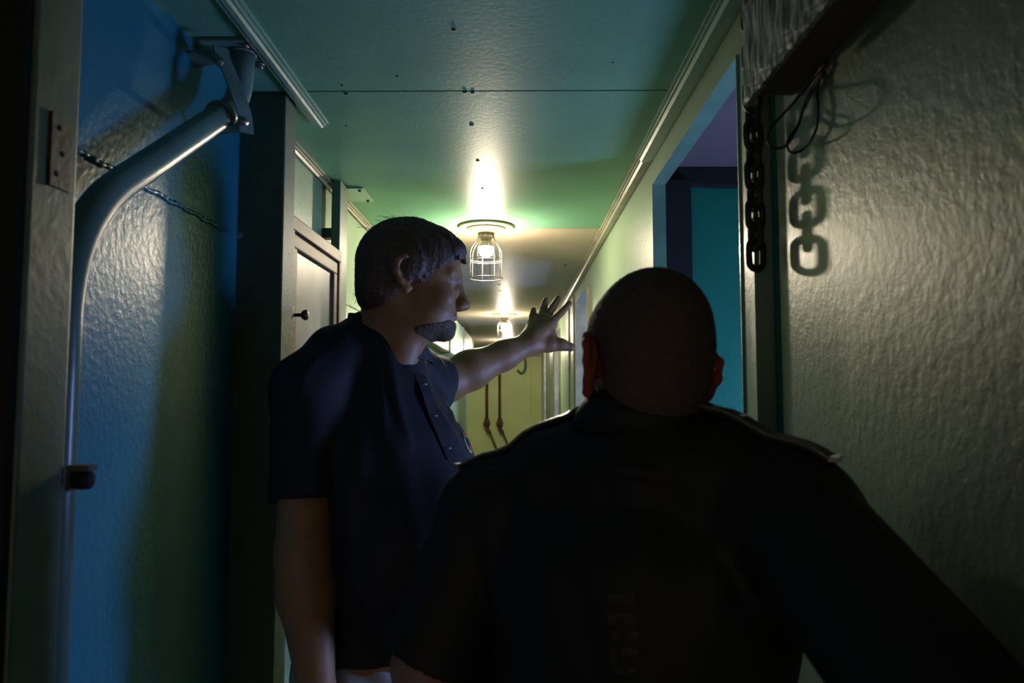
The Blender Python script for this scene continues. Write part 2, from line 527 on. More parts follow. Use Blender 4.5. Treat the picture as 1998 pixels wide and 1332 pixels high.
# ceiling mouldings
def moulding(name, xa, xb, y0, y1, m, label, drop=0.020):
    s = 1 if xb > xa else -1
    prof = [(xa, CEIL), (xa, CEIL - 0.007), (xa + s * 0.006, CEIL - 0.007), (xa + s * 0.007, CEIL - 0.012), (xa + s * 0.012, CEIL - 0.012),
            (xa + s * 0.016, CEIL - drop), (xb - s * 0.010, CEIL - drop), (xb - s * 0.009, CEIL - drop + 0.003), (xb, CEIL - drop + 0.003), (xb, CEIL)]
    return struct(prism_y(name, prof, y0, y1, m), label, 'moulding')
moulding('trim_1', 0.333, XR, -1.0, 1.99, M['trim'], 'stepped green moulding between ceiling and right bulkhead')
moulding('trim_2', 0.338, XR, 1.992, YEND, M['trim_old'], 'aged cream moulding running down the right bulkhead')
moulding('trim_3', -0.467, -0.503, -1.0, 1.73, M['trim'], 'stepped green moulding hanging beside the bracket on the left', 0.016)
moulding('trim_4', -0.588, XL, 1.63, 8.85, M['trim_old'], 'thin moulding along the top of the left wall', 0.018)
struct(box('ceiling_strip', XL, -0.503, 0.86, 1.20, CEIL - 0.004, CEIL, M['ceil']), 'flat ceiling strip beside the left wall', 'ceiling')

# pale chipped patch on the pillar
bm = bmesh.new()
cpos = P(456, 463, 1.552)
def blob(cx, cz, r, seed):
    rr = random.Random(seed)
    ring = []
    for k in range(14):
        a = 2 * math.pi * k / 14
        q = r * rr.uniform(0.75, 1.15)
        ring.append((cx + q * math.cos(a), cz + q * math.sin(a)))
    f = [bm.verts.new((x, 1.5492, z)) for x, z in ring]
    b = [bm.verts.new((x, 1.5521, z)) for x, z in ring]
    bm.faces.new(f)
    bm.faces.new(b[::-1])
    for k in range(14):
        bm.faces.new((f[k], b[k], b[(k + 1) % 14], f[(k + 1) % 14]))
blob(cpos.x - 0.003, cpos.z, 0.009, 1)
blob(cpos.x + 0.009, cpos.z + 0.004, 0.010, 2)
from_bm('paint_chip', bm, M['chip'], pil)

# strike plate and latch on the left door post
sx = -0.541
plate = box('strike_plate', sx - 0.001, sx + 0.0022, 0.808, 0.846, 1.706, 1.790, M['rusty_paint'], wl, 0.0008)
for zz, yy in ((1.777, 0.822), (1.748, 0.829), (1.722, 0.820)):
    lathe('screw_hole', [(0.0035, 0.0), (0.0035, 0.0028)], (sx, yy, zz), M['hole'], plate, 10, 'x')
box('plate_rim', sx - 0.001, sx + 0.0035, 0.806, 0.8075, 1.704, 1.792, M['rust'], plate)
latch = boxes('latch', [(sx - 0.002, sx + 0.026, 0.864, 0.886, 1.372, 1.379), (sx - 0.002, sx + 0.004, 0.864, 0.886, 1.348, 1.372)], M['rusty_paint'], wl, 0.0015)
lathe('latch_roller', [(0.004, 0.0), (0.011, 0.001), (0.012, 0.010), (0.011, 0.019), (0.004, 0.020)], (sx + 0.004, 0.875, 1.361), M['black'], latch, 16, 'x')

# ------------------------------------------------------------------ things on the walls and ceiling
# grab tube
gt = thing('grab_rail', 'bent steel tube rising from the left post to the ceiling', 'rail', (-0.57, 0.896, 0))
path = fillet([(-0.575, 0.898, 0.0), (-0.575, 0.898, 1.685), (-0.535, 1.342, 2.020), (-0.533, 1.350, CEIL)], [0.13, 0.055], 14)
tube('tube', path, 0.0225, M['tube'], gt, 28)
lathe('floor_flange', [(0.045, 0), (0.045, 0.006), (0.024, 0.010)], (-0.575, 0.898, 0.0), M['tube'], gt, 24)
fl = box('ceiling_flange', -0.600, -0.500, 1.30, 1.42, CEIL - 0.0075, CEIL - 0.0002, M['tube'], gt, 0.002)
for bx_, by_ in ((-0.515, 1.315), (-0.512, 1.392), (-0.520, 1.405), (-0.588, 1.405)):
    lathe('bolt', [(0.006, 0.0), (0.006, -0.004), (0.003, -0.006)], (bx_, by_, CEIL - 0.0075), M['steel'], fl, 10)
tube('weld_ring', [(-0.533 + 0.0235 * math.cos(a), 1.348 + 0.0235 * math.sin(a), CEIL - 0.010) for a in [k * math.pi / 10 for k in range(20)]], 0.003, M['tube'], gt, 6, True)

# strap bracket holding the tube
br = gt
def flat_bar(name, pts, width, thick, m, parent, normal):
    """a flat bar following a path; its width lies across the path and the normal"""
    bm = bmesh.new()
    nrm = Vector(normal).normalized()
    rings = []
    for i, p in enumerate(pts):
        p = Vector(p)
        t = (Vector(pts[min(i + 1, len(pts) - 1)]) - Vector(pts[max(i - 1, 0)])).normalized()
        s = t.cross(nrm).normalized()
        nn = s.cross(t).normalized()
        rings.append([bm.verts.new(p + s * (a * width / 2) + nn * (b * thick / 2)) for a, b in ((-1, -1), (1, -1), (1, 1), (-1, 1))])
    for a, b in zip(rings, rings[1:]):
        for k in range(4):
            bm.faces.new((a[k], a[(k + 1) % 4], b[(k + 1) % 4], b[k]))
    bm.faces.new(rings[0][::-1])
    bm.faces.new(rings[-1])
    bmesh.ops.bevel(bm, geom=list(bm.edges), offset=0.0008, segments=1, affect='EDGES')
    return from_bm(name, bm, m, parent)
YB = 1.275
strap_pts = smooth_path([(-0.546, YB, 2.098), (-0.541, YB, 2.078), (-0.526, YB, 2.045), (-0.508, YB - 0.012, 2.005), (-0.500, YB - 0.010, 1.985), (-0.496, YB - 0.004, 1.965), (-0.494, YB, 1.936)], 6)
st = flat_bar('strap', strap_pts, 0.030, 0.004, M['tube'], br, (1, -0.75, 0.25))
flat_bar('upper_arm', [(XL, YB + 0.03, 2.088), (-0.57, YB + 0.02, 2.090), (-0.552, YB + 0.008, 2.082), (-0.544, YB, 2.066)], 0.034, 0.005, M['tube'], br, (0, 0.5, 1))
flat_bar('lower_arm', [(XL, YB + 0.05, 1.952), (-0.53, YB + 0.01, 1.949), (-0.500, YB - 0.002, 1.946)], 0.026, 0.006, M['tube'], br, (0, 0.2, 1))
for p in ((-0.541, YB - 0.010, 2.064), (-0.495, YB - 0.012, 1.952)):
    lathe('bolt', [(0.0085, 0.004), (0.0085, -0.006), (0.006, -0.009)], p, M['steel'], st, 6, 'y')
# clamp ring round the tube
axis = (Vector((-0.535, 1.342, 2.020)) - Vector((-0.575, 0.898, 1.685))).normalized()
cc = Vector((-0.575, 0.898, 1.685)) + axis * 0.470
u = axis.cross(Vector((1, 0, 0))).normalized()
v = axis.cross(u)
tube('clamp_ring', [cc + (u * math.cos(a) + v * math.sin(a)) * 0.0245 for a in [k * math.pi / 14 for k in range(28)]], 0.0042, M['tube'], br, 8, True)

# wall cabinet
cab = thing('wall_cabinet', 'framed wooden wall cabinet with tarnished door beside the pillar', 'cabinet', (-0.57, 1.90, 0.9))
CX0, CX1 = XL + 0.001, -0.545
cy0, cy1, cz0, cz1 = 1.660, 2.140, 0.95, 1.884
box('body', CX0, CX1 - 0.004, cy0 + 0.006, cy1 - 0.006, cz0 + 0.006, cz1 - 0.006, M['wood'], cab)
fw = 0.034
for nm, b in (('frame_rail', (cy0, cy1, cz1 - fw, cz1)), ('frame_rail', (cy0, cy1, cz0, cz0 + fw)), ('frame_stile', (cy0, cy0 + 0.026, cz0 + fw, cz1 - fw)), ('frame_stile', (cy1 - 0.026, cy1, cz0 + fw, cz1 - fw))):
    box(nm, CX1 - 0.012, CX1 + 0.015, *b, M['wood'], cab, 0.003)
dy0, dy1, dz0, dz1 = cy0 + 0.031, cy1 - 0.031, cz0 + fw + 0.005, cz1 - fw - 0.005
dr = box('door', CX1 - 0.004, CX1 + 0.0, dy0 + 0.02, dy1 - 0.02, dz0 + 0.02, dz1 - 0.02, M['cab_panel'], cab)
rw = 0.034
for b in ((dy0, dy1, dz1 - rw, dz1), (dy0, dy1, dz0, dz0 + rw), (dy0, dy0 + rw, dz0 + rw, dz1 - rw), (dy1 - rw, dy1, dz0 + rw, dz1 - rw)):
    box('door_rim', CX1 - 0.006, CX1 + 0.010, *b, M['wood'], dr, 0.004)
kn = P(578, 598, 1.70)
lathe('knob', [(0.004, 0.0), (0.0045, 0.010), (0.0045, 0.016), (0.010, 0.020), (0.013, 0.026), (0.012, 0.031), (0.006, 0.034)], (CX1 + 0.011, dy0 + 0.012, 1.648), M['bronze'], dr, 20, 'x')
box('catch_plate', CX1 + 0.008, CX1 + 0.0135, dy0 - 0.014, dy0 + 0.006, 1.630, 1.666, M['bronze'], dr, 0.001)

# vertical square conduit with its ceiling plate
cd = thing('square_conduit', 'vertical green square conduit standing beyond the wall cabinet', 'conduit', (-0.57, 2.25, 0))
box('conduit_tube', -0.582, -0.554, 2.205, 2.305, 0, CEIL - 0.004, M['dark_green'], cd, 0.004)
pl = box('ceiling_plate', -0.60, -0.505, 2.30, 2.47, CEIL - 0.005, CEIL - 0.0003, M['trim'], cd, 0.0015)
for q in ((-0.52, 2.32), (-0.52, 2.45)):
    lathe('bolt', [(0.005, 0), (0.005, -0.004), (0.002, -0.005)], (q[0], q[1], CEIL - 0.005), M['black'], pl, 8)
for zz in (0.5, 1.2, 1.95):
    box('standoff', XL, -0.578, 2.235, 2.275, zz, zz + 0.03, M['dark_green'], cd)

# long overhead duct on the far left wall
du = thing('wall_duct', 'long boxed duct high on the left wall past the lamps', 'duct', (-0.58, 6.0, 1.77))
for k in range(3):
    y0 = 4.3 + k * 1.45
    box('duct_panel', XL, -0.545, y0, y0 + 1.44, 1.77, 2.09, M['wall'], du, 0.006)
    box('duct_flange', XL, -0.535, y0 + 1.42, y0 + 1.45, 1.76, 2.10, M['trim_old'], du, 0.003)

# lamps
def make_lamp(label, x, y, near):
    L = thing('caged_lamp', label, 'lamp', (x, y, CEIL), 'caged bulkhead lamps in a row along the ceiling')
    n = 40
    lathe('backplate', [(0.108, 0.0), (0.112, -0.002), (0.112, -0.006), (0.108, -0.009), (0.06, -0.010)], (x, y, CEIL - 0.0005), M['lampplate'], L, 48)
    b = lathe('base_disc', [(0.080, 0.0), (0.080, -0.003), (0.076, -0.008), (0.045, -0.012), (0.034, -0.020)], (x, y, CEIL - 0.0095), M['lampplate'], L, 40)
    for a in (0.6, 2.7, 4.4):
        lathe('screw', [(0.004, 0), (0.004, -0.002), (0.002, -0.003)], (x + 0.064 * math.cos(a), y + 0.064 * math.sin(a), CEIL - 0.018), M['steel'], b, 8)
    lathe('socket', [(0.030, 0.0), (0.030, -0.020), (0.022, -0.024), (0.019, -0.034)], (x, y, CEIL - 0.026), M['porcelain'], L, 24)
    bz = CEIL - 0.0955
    prof = []
    for k in range(13):
        a = -math.pi / 2 + math.radians(108) * k / 12
        prof.append((max(0.0005, 0.031 * math.cos(a)), 0.031 * math.sin(a)))
    lathe('bulb', prof, (x, y, bz), M['bulb'], L, 24)
    r0, h0 = prof[-1]
    lathe('bulb_neck', [(r0 - 0.002, h0 - 0.001), (r0 + 0.0006, h0 + 0.0005), (r0 + 0.0004, h0 + 0.004), (0.024, h0 + 0.012), (0.017, h0 + 0.024), (0.0145, h0 + 0.032)],
          (x, y, bz), M['neck'], L, 24)
    # cage: eight wires and four rings
    R = 0.0655
    z0 = CEIL
    for k in range(8):
        a = 2 * math.pi * (k + 0.35) / 8
        pr = [(0.031, -0.030), (0.033, -0.045), (0.040, -0.060), (0.054, -0.082), (0.062, -0.098), (R, -0.118), (R, -0.14), (R, -0.213)]
        pts = smooth_path([(x + r * math.cos(a), y + r * math.sin(a), z0 + h) for r, h in pr], 4 if near else 2)
        tube('cage_wire', pts, 0.0014, M['lampwire'], L, 6)
    for r, h, w in ((0.0315, -0.030, 0.003), (R + 0.0005, -0.135, 0.0016), (R, -0.142, 0.0012), (R + 0.0005, -0.213, 0.002)):
        tube('cage_ring', [(x + r * math.cos(a), y + r * math.sin(a), z0 + h) for a in [2 * math.pi * k / 36 for k in range(36)]], w, M['lampwire'], L, 6, True)
    return L
make_lamp('lit caged lamp nearest the viewer, right of the man in profile', -0.127, 2.866, True)
make_lamp('smaller lit caged lamp further down, left of the raised hand', -0.113, 6.27, False)
make_lamp('farthest lit caged lamp, low behind the stretched forearm', -0.130, 9.5, False)

# tape-wrapped timber at the upper right
tb = thing('taped_timber', 'brown timber wrapped in crinkled grey tape at the upper right', 'timber', (0.37, 0.6, 1.9))
box('timber', 0.340, XN - 0.001, -0.3, 1.024, 1.898, 2.06, M['brown'], tb, 0.002)
bm = bmesh.new()
ny, nz = 90, 22
g = []
for i in range(ny + 1):
    row = []
    yy = -0.3 + (1.034 + 0.3) * i / ny
    for k in range(nz + 1):
        zz = 1.886 + 0.18 * k / nz
        wv = 0.0012 * math.sin(yy * 150 + zz * 60 + 3 * math.sin(zz * 40)) + 0.0008 * math.sin(yy * 67 - zz * 90)
        row.append(bm.verts.new((0.3335 + wv, yy, zz)))
    g.append(row)
for i in range(ny):
    for k in range(nz):
        bm.faces.new((g[i][k], g[i + 1][k], g[i + 1][k + 1], g[i][k + 1]))
r = bmesh.ops.extrude_face_region(bm, geom=list(bm.faces))
for vv in [e for e in r['geom'] if isinstance(e, bmesh.types.BMVert)]:
    vv.co.x = 0.3405
from_bm('tape_wrap', bm, M['tape'], tb)
boxes('tape_lip', [(0.334, 0.352, 1.022, 1.034, 1.884, 1.896), (0.334, 0.346, -0.3, 1.03, 1.8925, 1.8985)], M['tape'], tb, 0.002)

# hanging chain
ch = thing('hanging_chain', 'heavy iron chain hanging in front of the right post', 'chain', (0.371, 1.108, 1.66))
zb = P(1475, 531, 1.109).z
pitch = 0.0315
lw, ll, wr = 0.0125, 0.0165, 0.0053
meshes = {}
def link_mesh(kind):
    bm = bmesh.new()
    pts = []
    for k in range(20):
        a = 2 * math.pi * k / 20
        cx, cz = lw * math.cos(a), lw * math.sin(a)
        cz += (ll - lw + 0.0065) * (1 if math.sin(a) > 0 else -1) if abs(math.sin(a)) > 1e-6 else 0
        pts.append((cx, 0, cz) if kind == 0 else (0, cx, cz))
    add_tube(bm, pts, wr, 8, True)
    me = bpy.data.meshes.new('link')
    bmesh.ops.recalc_face_normals(bm, faces=bm.faces)
    bm.to_mesh(me)
    bm.free()
    me.materials.append(M['chain'])
    me.polygons.foreach_set('use_smooth', [True] * len(me.polygons))
    return me
lm = [link_mesh(0), link_mesh(1)]
k = 0
z = zb + 0.0275
while z < CEIL - 0.02:
    o = bpy.data.objects.new('link', lm[k % 2])
    col.objects.link(o)
    o.location = (0.371, 1.108, z)
    o.rotation_euler = (0, 0, 0.27)
    o.parent = ch
    o.matrix_parent_inverse = Matrix.Translation(ch.location).inverted()
    z += pitch
    k += 1
tube('ceiling_hook', [(0.371, 1.108, CEIL), (0.371, 1.108, CEIL - 0.03)], 0.004, M['chain'], ch, 8)

# looped black cable hanging under the timber
lp1 = [(1612, 120), (1585, 156), (1539, 211), (1506, 246), (1498, 269), (1504, 285), (1519, 289), (1536, 282), (1552, 256), (1562, 232), (1572, 198), (1585, 170), (1604, 140)]
lp2 = [(1606, 130), (1598, 160), (1594, 182), (1596, 209), (1595, 242), (1584, 270), (1565, 292), (1547, 298), (1536, 287), (1539, 270), (1556, 246), (1567, 214), (1584, 181), (1608, 138)]
cb = thing('cable_loop', 'thin black cable hanging in loops below the taped timber', 'cable', (0.37, 0.97, 1.85))
for j, lp in enumerate((lp1, lp2)):
    n = len(lp)
    pts = []
    for i, (px, py) in enumerate(lp):
        yy = min(0.985 - 0.012 * j, 0.388 * FPX / (px - 1010))
        pts.append(P(px, py, yy))
    tube('cable', smooth_path(pts, 8), 0.0019, M['cable'], cb, 8)

# rusty rods and a hook on the end wall
for lab, px in (('left of the two rusty rods on the far end wall', 950), ('right of the two rusty rods on the far end wall', 975)):
    yy = YEND - 0.07
    p = P(px, 825, yy)
    rd = thing('rusty_rod', lab, 'rod', (p.x, yy, 0.3), 'rusty rods on the end wall')
    tube('rod', [(p.x, yy, 2.0), (p.x, yy, p.z)], 0.021, M['rust'], rd, 10)
    lathe('cup', [(0.03, 0.10), (0.055, 0.02), (0.055, 0.0), (0.035, -0.04)], (p.x, yy, p.z - 0.02), M['rust'], rd, 14)
    tube('elbow', smooth_path([(p.x, yy, p.z - 0.05), (p.x + 0.01, yy, p.z - 0.10), (p.x + 0.05, yy, p.z - 0.16)], 5), 0.03, M['rust'], rd, 10)
    tube('strut', [(p.x + 0.05, yy, p.z - 0.15), (p.x + 0.16, yy, p.z - 0.42)], 0.014, M['rust'], rd, 8)
hp = [(1020, 688), (1024, 700), (1025, 715), (1022, 725), (1017, 728), (1012, 725), (1010, 721)]
tube_o = tube('wall_hook', smooth_path([P(a, b, YEND - 0.05) for a, b in hp], 6), 0.017, M['dark_green'], None, 10)
tag(tube_o, 'big curved dark hook fixed to the far end wall', 'hook')

# ------------------------------------------------------------------ people: smooth blended volumes turned into one surface each
class Field:
    def __init__(self, lo, hi, h):
        self.h = h
        self.lo = np.array(lo, float)
        self.n = np.ceil((np.array(hi, float) - self.lo) / h).astype(int) + 1
        self.f = np.full(self.n, 0.06, np.float32)

    def sub(self, lo, hi):
        a = np.maximum(0, np.floor((np.array(lo) - self.lo) / self.h).astype(int))
        b = np.minimum(self.n, np.ceil((np.array(hi) - self.lo) / self.h).astype(int) + 1)
        if np.any(b <= a):
            return None, None
        sl = tuple(slice(i, j) for i, j in zip(a, b))
        ax = [self.lo[i] + self.h * np.arange(a[i], b[i]) for i in range(3)]
        return sl, np.meshgrid(*ax, indexing='ij', sparse=True)

    def blend(self, sl, d, k, op):
        a = self.f[sl]
        d = d.astype(np.float32)
        if op == 'sub':
            if k <= 0:
                self.f[sl] = np.maximum(a, -d)
            else:
                hh = np.clip(0.5 - 0.5 * (a + d) / k, 0, 1)
                self.f[sl] = a * (1 - hh) + (-d) * hh + k * hh * (1 - hh)
        else:
            if k <= 0:
                self.f[sl] = np.minimum(a, d)
            else:
                hh = np.clip(0.5 + 0.5 * (a - d) / k, 0, 1)
                self.f[sl] = a * (1 - hh) + d * hh - k * hh * (1 - hh)

    def cone(self, p, q, r1, r2, k=0.02, op='add'):
        p, q = np.array(p, float), np.array(q, float)
        R = max(r1, r2) + k + 0.05
        sl, G = self.sub(np.minimum(p, q) - R, np.maximum(p, q) + R)
        if sl is None:
            return
        d = q - p
        L2 = max(float(d @ d), 1e-12)
        t = np.clip(((G[0] - p[0]) * d[0] + (G[1] - p[1]) * d[1] + (G[2] - p[2]) * d[2]) / L2, 0, 1)
        dist = np.sqrt((G[0] - p[0] - t * d[0]) ** 2 + (G[1] - p[1] - t * d[1]) ** 2 + (G[2] - p[2] - t * d[2]) ** 2)
        self.blend(sl, dist - (r1 + (r2 - r1) * t), k, op)

    def chain(self, pts, rs, k=0.02):
        for a, b, r1, r2 in zip(pts, pts[1:], rs, rs[1:]):
            self.cone(a, b, r1, r2, k)

    def ell(self, c, r, k=0.02, R=None, op='add'):
        c = np.array(c, float)
        r = np.array(r, float)
        B = r.max() + k + 0.05
        sl, G = self.sub(c - B, c + B)
        if sl is None:
            return
        X, Y, Z = G[0] - c[0], G[1] - c[1], G[2] - c[2]
        if R is not None:
            R = np.array(R)
            X, Y, Z = (R[0, 0] * X + R[1, 0] * Y + R[2, 0] * Z, R[0, 1] * X + R[1, 1] * Y + R[2, 1] * Z, R[0, 2] * X + R[1, 2] * Y + R[2, 2] * Z)
        k0 = np.sqrt((X / r[0]) ** 2 + (Y / r[1]) ** 2 + (Z / r[2]) ** 2)
        k1 = np.sqrt((X / r[0] ** 2) ** 2 + (Y / r[1] ** 2) ** 2 + (Z / r[2] ** 2) ** 2) + 1e-9
        self.blend(sl, k0 * (k0 - 1) / k1, k, op)

    def plane_cut(self, point, normal, k=0.0):
        """remove what lies on the normal's side of the plane"""
        n = np.array(normal, float)
        n /= np.linalg.norm(n)
        sl, G = self.sub(self.lo, self.lo + self.h * self.n)
        d = -((G[0] - point[0]) * n[0] + (G[1] - point[1]) * n[1] + (G[2] - point[2]) * n[2])
        d = np.broadcast_to(d, self.f[sl].shape)
        self.blend(sl, d, k, 'sub')

    def mesh(self, smooth=1):
        f, n = self.f, self.n
        f = f.copy()
        f[0] = f[-1] = 0.02
        f[:, 0] = f[:, -1] = 0.02
        f[:, :, 0] = f[:, :, -1] = 0.02
        cn_ = n - 1
        tot = int(np.prod(cn_))
        acc = np.zeros((tot, 3))
        cnt = np.zeros(tot)
        quads = []
        inside = f < 0
        for ax in range(3):
            s0 = [slice(None)] * 3
            s1 = [slice(None)] * 3
            s0[ax] = slice(0, -1)
            s1[ax] = slice(1, None)
            A, B = inside[tuple(s0)], inside[tuple(s1)]
            idx = np.argwhere(A != B)
            fa = f[tuple(s0)][tuple(idx.T)]
            fb = f[tuple(s1)][tuple(idx.T)]
            sa = A[tuple(idx.T)]
            pos = idx.astype(float)
            pos[:, ax] += fa / (fa - fb)
            o1, o2 = [(1, 2), (2, 0), (0, 1)][ax]
            cells = []
            for d1, d2 in ((1, 1), (0, 1), (0, 0), (1, 0)):
                c = idx.copy()
                c[:, o1] -= d1
                c[:, o2] -= d2
                fl_ = np.ravel_multi_index(tuple(np.clip(c, 0, cn_ - 1).T), cn_)
                for q in range(3):
                    acc[:, q] += np.bincount(fl_, pos[:, q], tot)
                cnt += np.bincount(fl_, minlength=tot)
                cells.append(fl_)
            Q = np.stack(cells, 1)
            Q[~sa] = Q[~sa][:, ::-1]
            quads.append(Q)
        used = np.nonzero(cnt)[0]
        remap = np.full(tot, -1)
        remap[used] = np.arange(len(used))
        V = acc[used] / cnt[used, None]
        Fq = remap[np.concatenate(quads)]
        for _ in range(smooth):
            s = np.zeros_like(V)
            c = np.zeros(len(V))
            for i in range(4):
                for j in ((i + 1) % 4, (i + 3) % 4):
                    for q in range(3):
                        s[:, q] += np.bincount(Fq[:, i], V[Fq[:, j], q], len(V))
                    c += np.bincount(Fq[:, i], minlength=len(V))
            V = 0.5 * V + 0.5 * s / c[:, None]
        return self.lo + V * self.h, Fq


def vnormals(V, Fq):
    n = np.cross(V[Fq[:, 2]] - V[Fq[:, 0]], V[Fq[:, 3]] - V[Fq[:, 1]])
    out = np.zeros_like(V)
    for i in range(4):
        for q in range(3):
            out[:, q] += np.bincount(Fq[:, i], n[:, q], len(V))
    return out / (np.linalg.norm(out, axis=1)[:, None] + 1e-12)


def to_obj(name, parts, m, parent=None):
    Vs, Fs, off = [], [], 0
    for V, Fq in parts:
        Vs.append(V)
        Fs.append(Fq + off)
        off += len(V)
    V = np.concatenate(Vs)
    Fq = np.concatenate(Fs)
    me = bpy.data.meshes.new(name)
    me.vertices.add(len(V))
    me.vertices.foreach_set('co', V.astype(np.float32).ravel())
    me.loops.add(len(Fq) * 4)
    me.loops.foreach_set('vertex_index', Fq.astype(np.int32).ravel())
    me.polygons.add(len(Fq))
    me.polygons.foreach_set('loop_start', np.arange(0, len(Fq) * 4, 4, dtype=np.int32))
    me.update(calc_edges=True)
    me.validate()
    return link(name, me, m, parent, True)


def xf(parts, Rm, O, s=1.0):
    Rm = np.array(Rm)
    return [(V * s @ Rm.T + np.array(O), Fq) for V, Fq in parts]


head_field = []

def head_parts(neck_to, neck_r, old=True):
    """head in its own frame: x forward, y left, z up, origin between the ears"""
    F = Field((-0.135, -0.115, -0.21), (0.145, 0.115, 0.14), 0.0026)
    F.ell((-0.006, 0, 0.030), (0.094, 0.074, 0.086), 0.01)
    F.ell((0.052, 0, 0.034), (0.046, 0.058, 0.055), 0.03)
    F.ell((0.040, 0, -0.035), (0.054, 0.058, 0.074), 0.03)
    F.ell((0.030, 0, -0.078), (0.052, 0.053, 0.034), 0.025)
    F.ell((-0.045, 0, -0.015), (0.050, 0.060, 0.060), 0.03)
    F.ell((0.076, 0, -0.101), (0.018, 0.022, 0.016), 0.02)
    F.cone((-0.028, 0, -0.05), neck_to, neck_r, neck_r + 0.006, 0.03)
    F.cone((0.0, 0, -0.09), (neck_to[0] + 0.035, 0, neck_to[2] - 0.01), 0.042, 0.05, 0.03)
    for s in (-1, 1):
        F.ell((0.064, s * 0.040, -0.036), (0.024, 0.020, 0.022), 0.02)
        F.ell((0.103, s * 0.033, -0.003), (0.020, 0.021, 0.014), 0.012, op='sub')
        F.cone((0.093, s * 0.010, 0.014), (0.080, s * 0.048, 0.014), 0.0075, 0.006, 0.014)
        F.ell((0.0775, s * 0.032, -0.004), (0.0125, 0.0125, 0.0125), 0.004)
        F.cone((0.0885, s * 0.022, 0.003), (0.083, s * 0.044, 0.001), 0.0035, 0.003, 0.005)
        F.ell((0.100, s * 0.0125, -0.049), (0.011, 0.0075, 0.008), 0.006)
    F.cone((0.093, 0, 0.004), (0.109, 0, -0.036), 0.0085, 0.010, 0.012)
    F.ell((0.110, 0, -0.0445), (0.0135, 0.0120, 0.0105), 0.008)
    F.ell((0.066, 0, -0.074), (0.026, 0.030, 0.022), 0.015)
    F.cone((0.0905, -0.013, -0.0705), (0.0905, 0.013, -0.0705), 0.0068, 0.0068, 0.008)
    F.cone((0.0895, -0.012, -0.0855), (0.0895, 0.012, -0.0855), 0.0068, 0.0068, 0.008)
    F.ell((0.103, 0, -0.0782), (0.018, 0.024, 0.0034), 0.003, op='sub')
    F.cone((0.078, -0.014, -0.096), (0.078, 0.014, -0.096), 0.004, 0.004, 0.006, op='sub')
    head_field.append(F)
    head = F.mesh(1)
    ears = []
    for s in (-1, 1):
        E_ = Field((-0.04, s * 0.086 - 0.03, -0.05), (0.035, s * 0.086 + 0.03, 0.05), 0.0022)
        # outer rim, leaning back and standing off the skull
        rim = [(0.010, s * 0.072, 0.006), (0.008, s * 0.080, 0.024), (-0.006, s * 0.088, 0.031), (-0.019, s * 0.092, 0.022), (-0.021, s * 0.090, 0.002),
               (-0.013, s * 0.084, -0.016), (-0.002, s * 0.078, -0.030), (0.006, s * 0.073, -0.026)]
        E_.chain(rim, [0.004, 0.0048, 0.005, 0.005, 0.005, 0.005, 0.0065, 0.005], 0.006)
        E_.ell((-0.006, s * 0.079, 0.002), (0.017, 0.0055, 0.027), 0.006)
        E_.ell((0.0, s * 0.087, 0.000), (0.009, 0.008, 0.012), 0.006, op='sub')
        E_.cone((0.0, s * 0.070, 0.0), (-0.008, s * 0.080, 0.0), 0.014, 0.008, 0.008)
        ears.append(E_.mesh(1))
    return head, ears


def rotm(yaw, pitch=0.0, roll=0.0):
    return np.array(Matrix.Rotation(yaw, 3, 'Z') @ Matrix.Rotation(pitch, 3, 'Y') @ Matrix.Rotation(roll, 3, 'X'))


def hand_relaxed(F, wrist, down, fwd, side, s=1.0):
    """a hanging, slightly curled hand; side points to the thumb"""
    w = np.array(wrist, float)
    d, f, t = [np.array(v_, float) / np.linalg.norm(v_) for v_ in (down, fwd, side)]
    for i, (o_, L, r) in enumerate(((0.030, 0.075, 0.0088), (0.011, 0.083, 0.009), (-0.009, 0.077, 0.0086), (-0.027, 0.060, 0.0076))):
        kn = w + d * 0.092 * s + t * o_ * s
        F.cone(w + t * o_ * 0.5, kn, 0.017 * s, 0.0125 * s, 0.014)
        a = kn + (d * 0.92 + f * 0.38) * L * 0.45 * s
        b = a + (d * 0.70 + f * 0.70) * L * 0.32 * s
        c = b + (d * 0.45 + f * 0.88) * L * 0.24 * s
        F.chain([kn, a, b, c], [r * 1.1, r, r * 0.92, r * 0.8], 0.004)
    a = w + d * 0.035 * s + t * 0.030 * s
    b = a + (d * 0.75 + t * 0.4 + f * 0.45) * 0.040 * s
    c = b + (d * 0.85 + f * 0.45) * 0.030 * s
    F.chain([w + d * 0.01, a, b, c], [0.016, 0.0135 * s, 0.0105 * s, 0.009 * s], 0.008)


def shoe(name, toe_dir, heel, m, parent):
    d = np.array(toe_dir, float)
    d /= np.linalg.norm(d)
    h = np.array(heel, float)
    F = Field(h - 0.2, h + np.array([0.2, 0.2, 0.16]) + np.abs(d) * 0.2, 0.005)
    F.lo = F.lo
    F.cone(h + [0, 0, 0.045], h + d * 0.10 + [0, 0, 0.05], 0.040, 0.042, 0.02)
    F.cone(h + d * 0.10 + [0, 0, 0.042], h + d * 0.205 + [0, 0, 0.034], 0.043, 0.036, 0.02)
    F.cone(h + [0, 0, 0.05], h + d * 0.03 + [0, 0, 0.12], 0.040, 0.046, 0.02)
    F.plane_cut(h + [0, 0, 0.002], (0, 0, -1))
    return to_obj(name, [F.mesh(1)], m, parent)


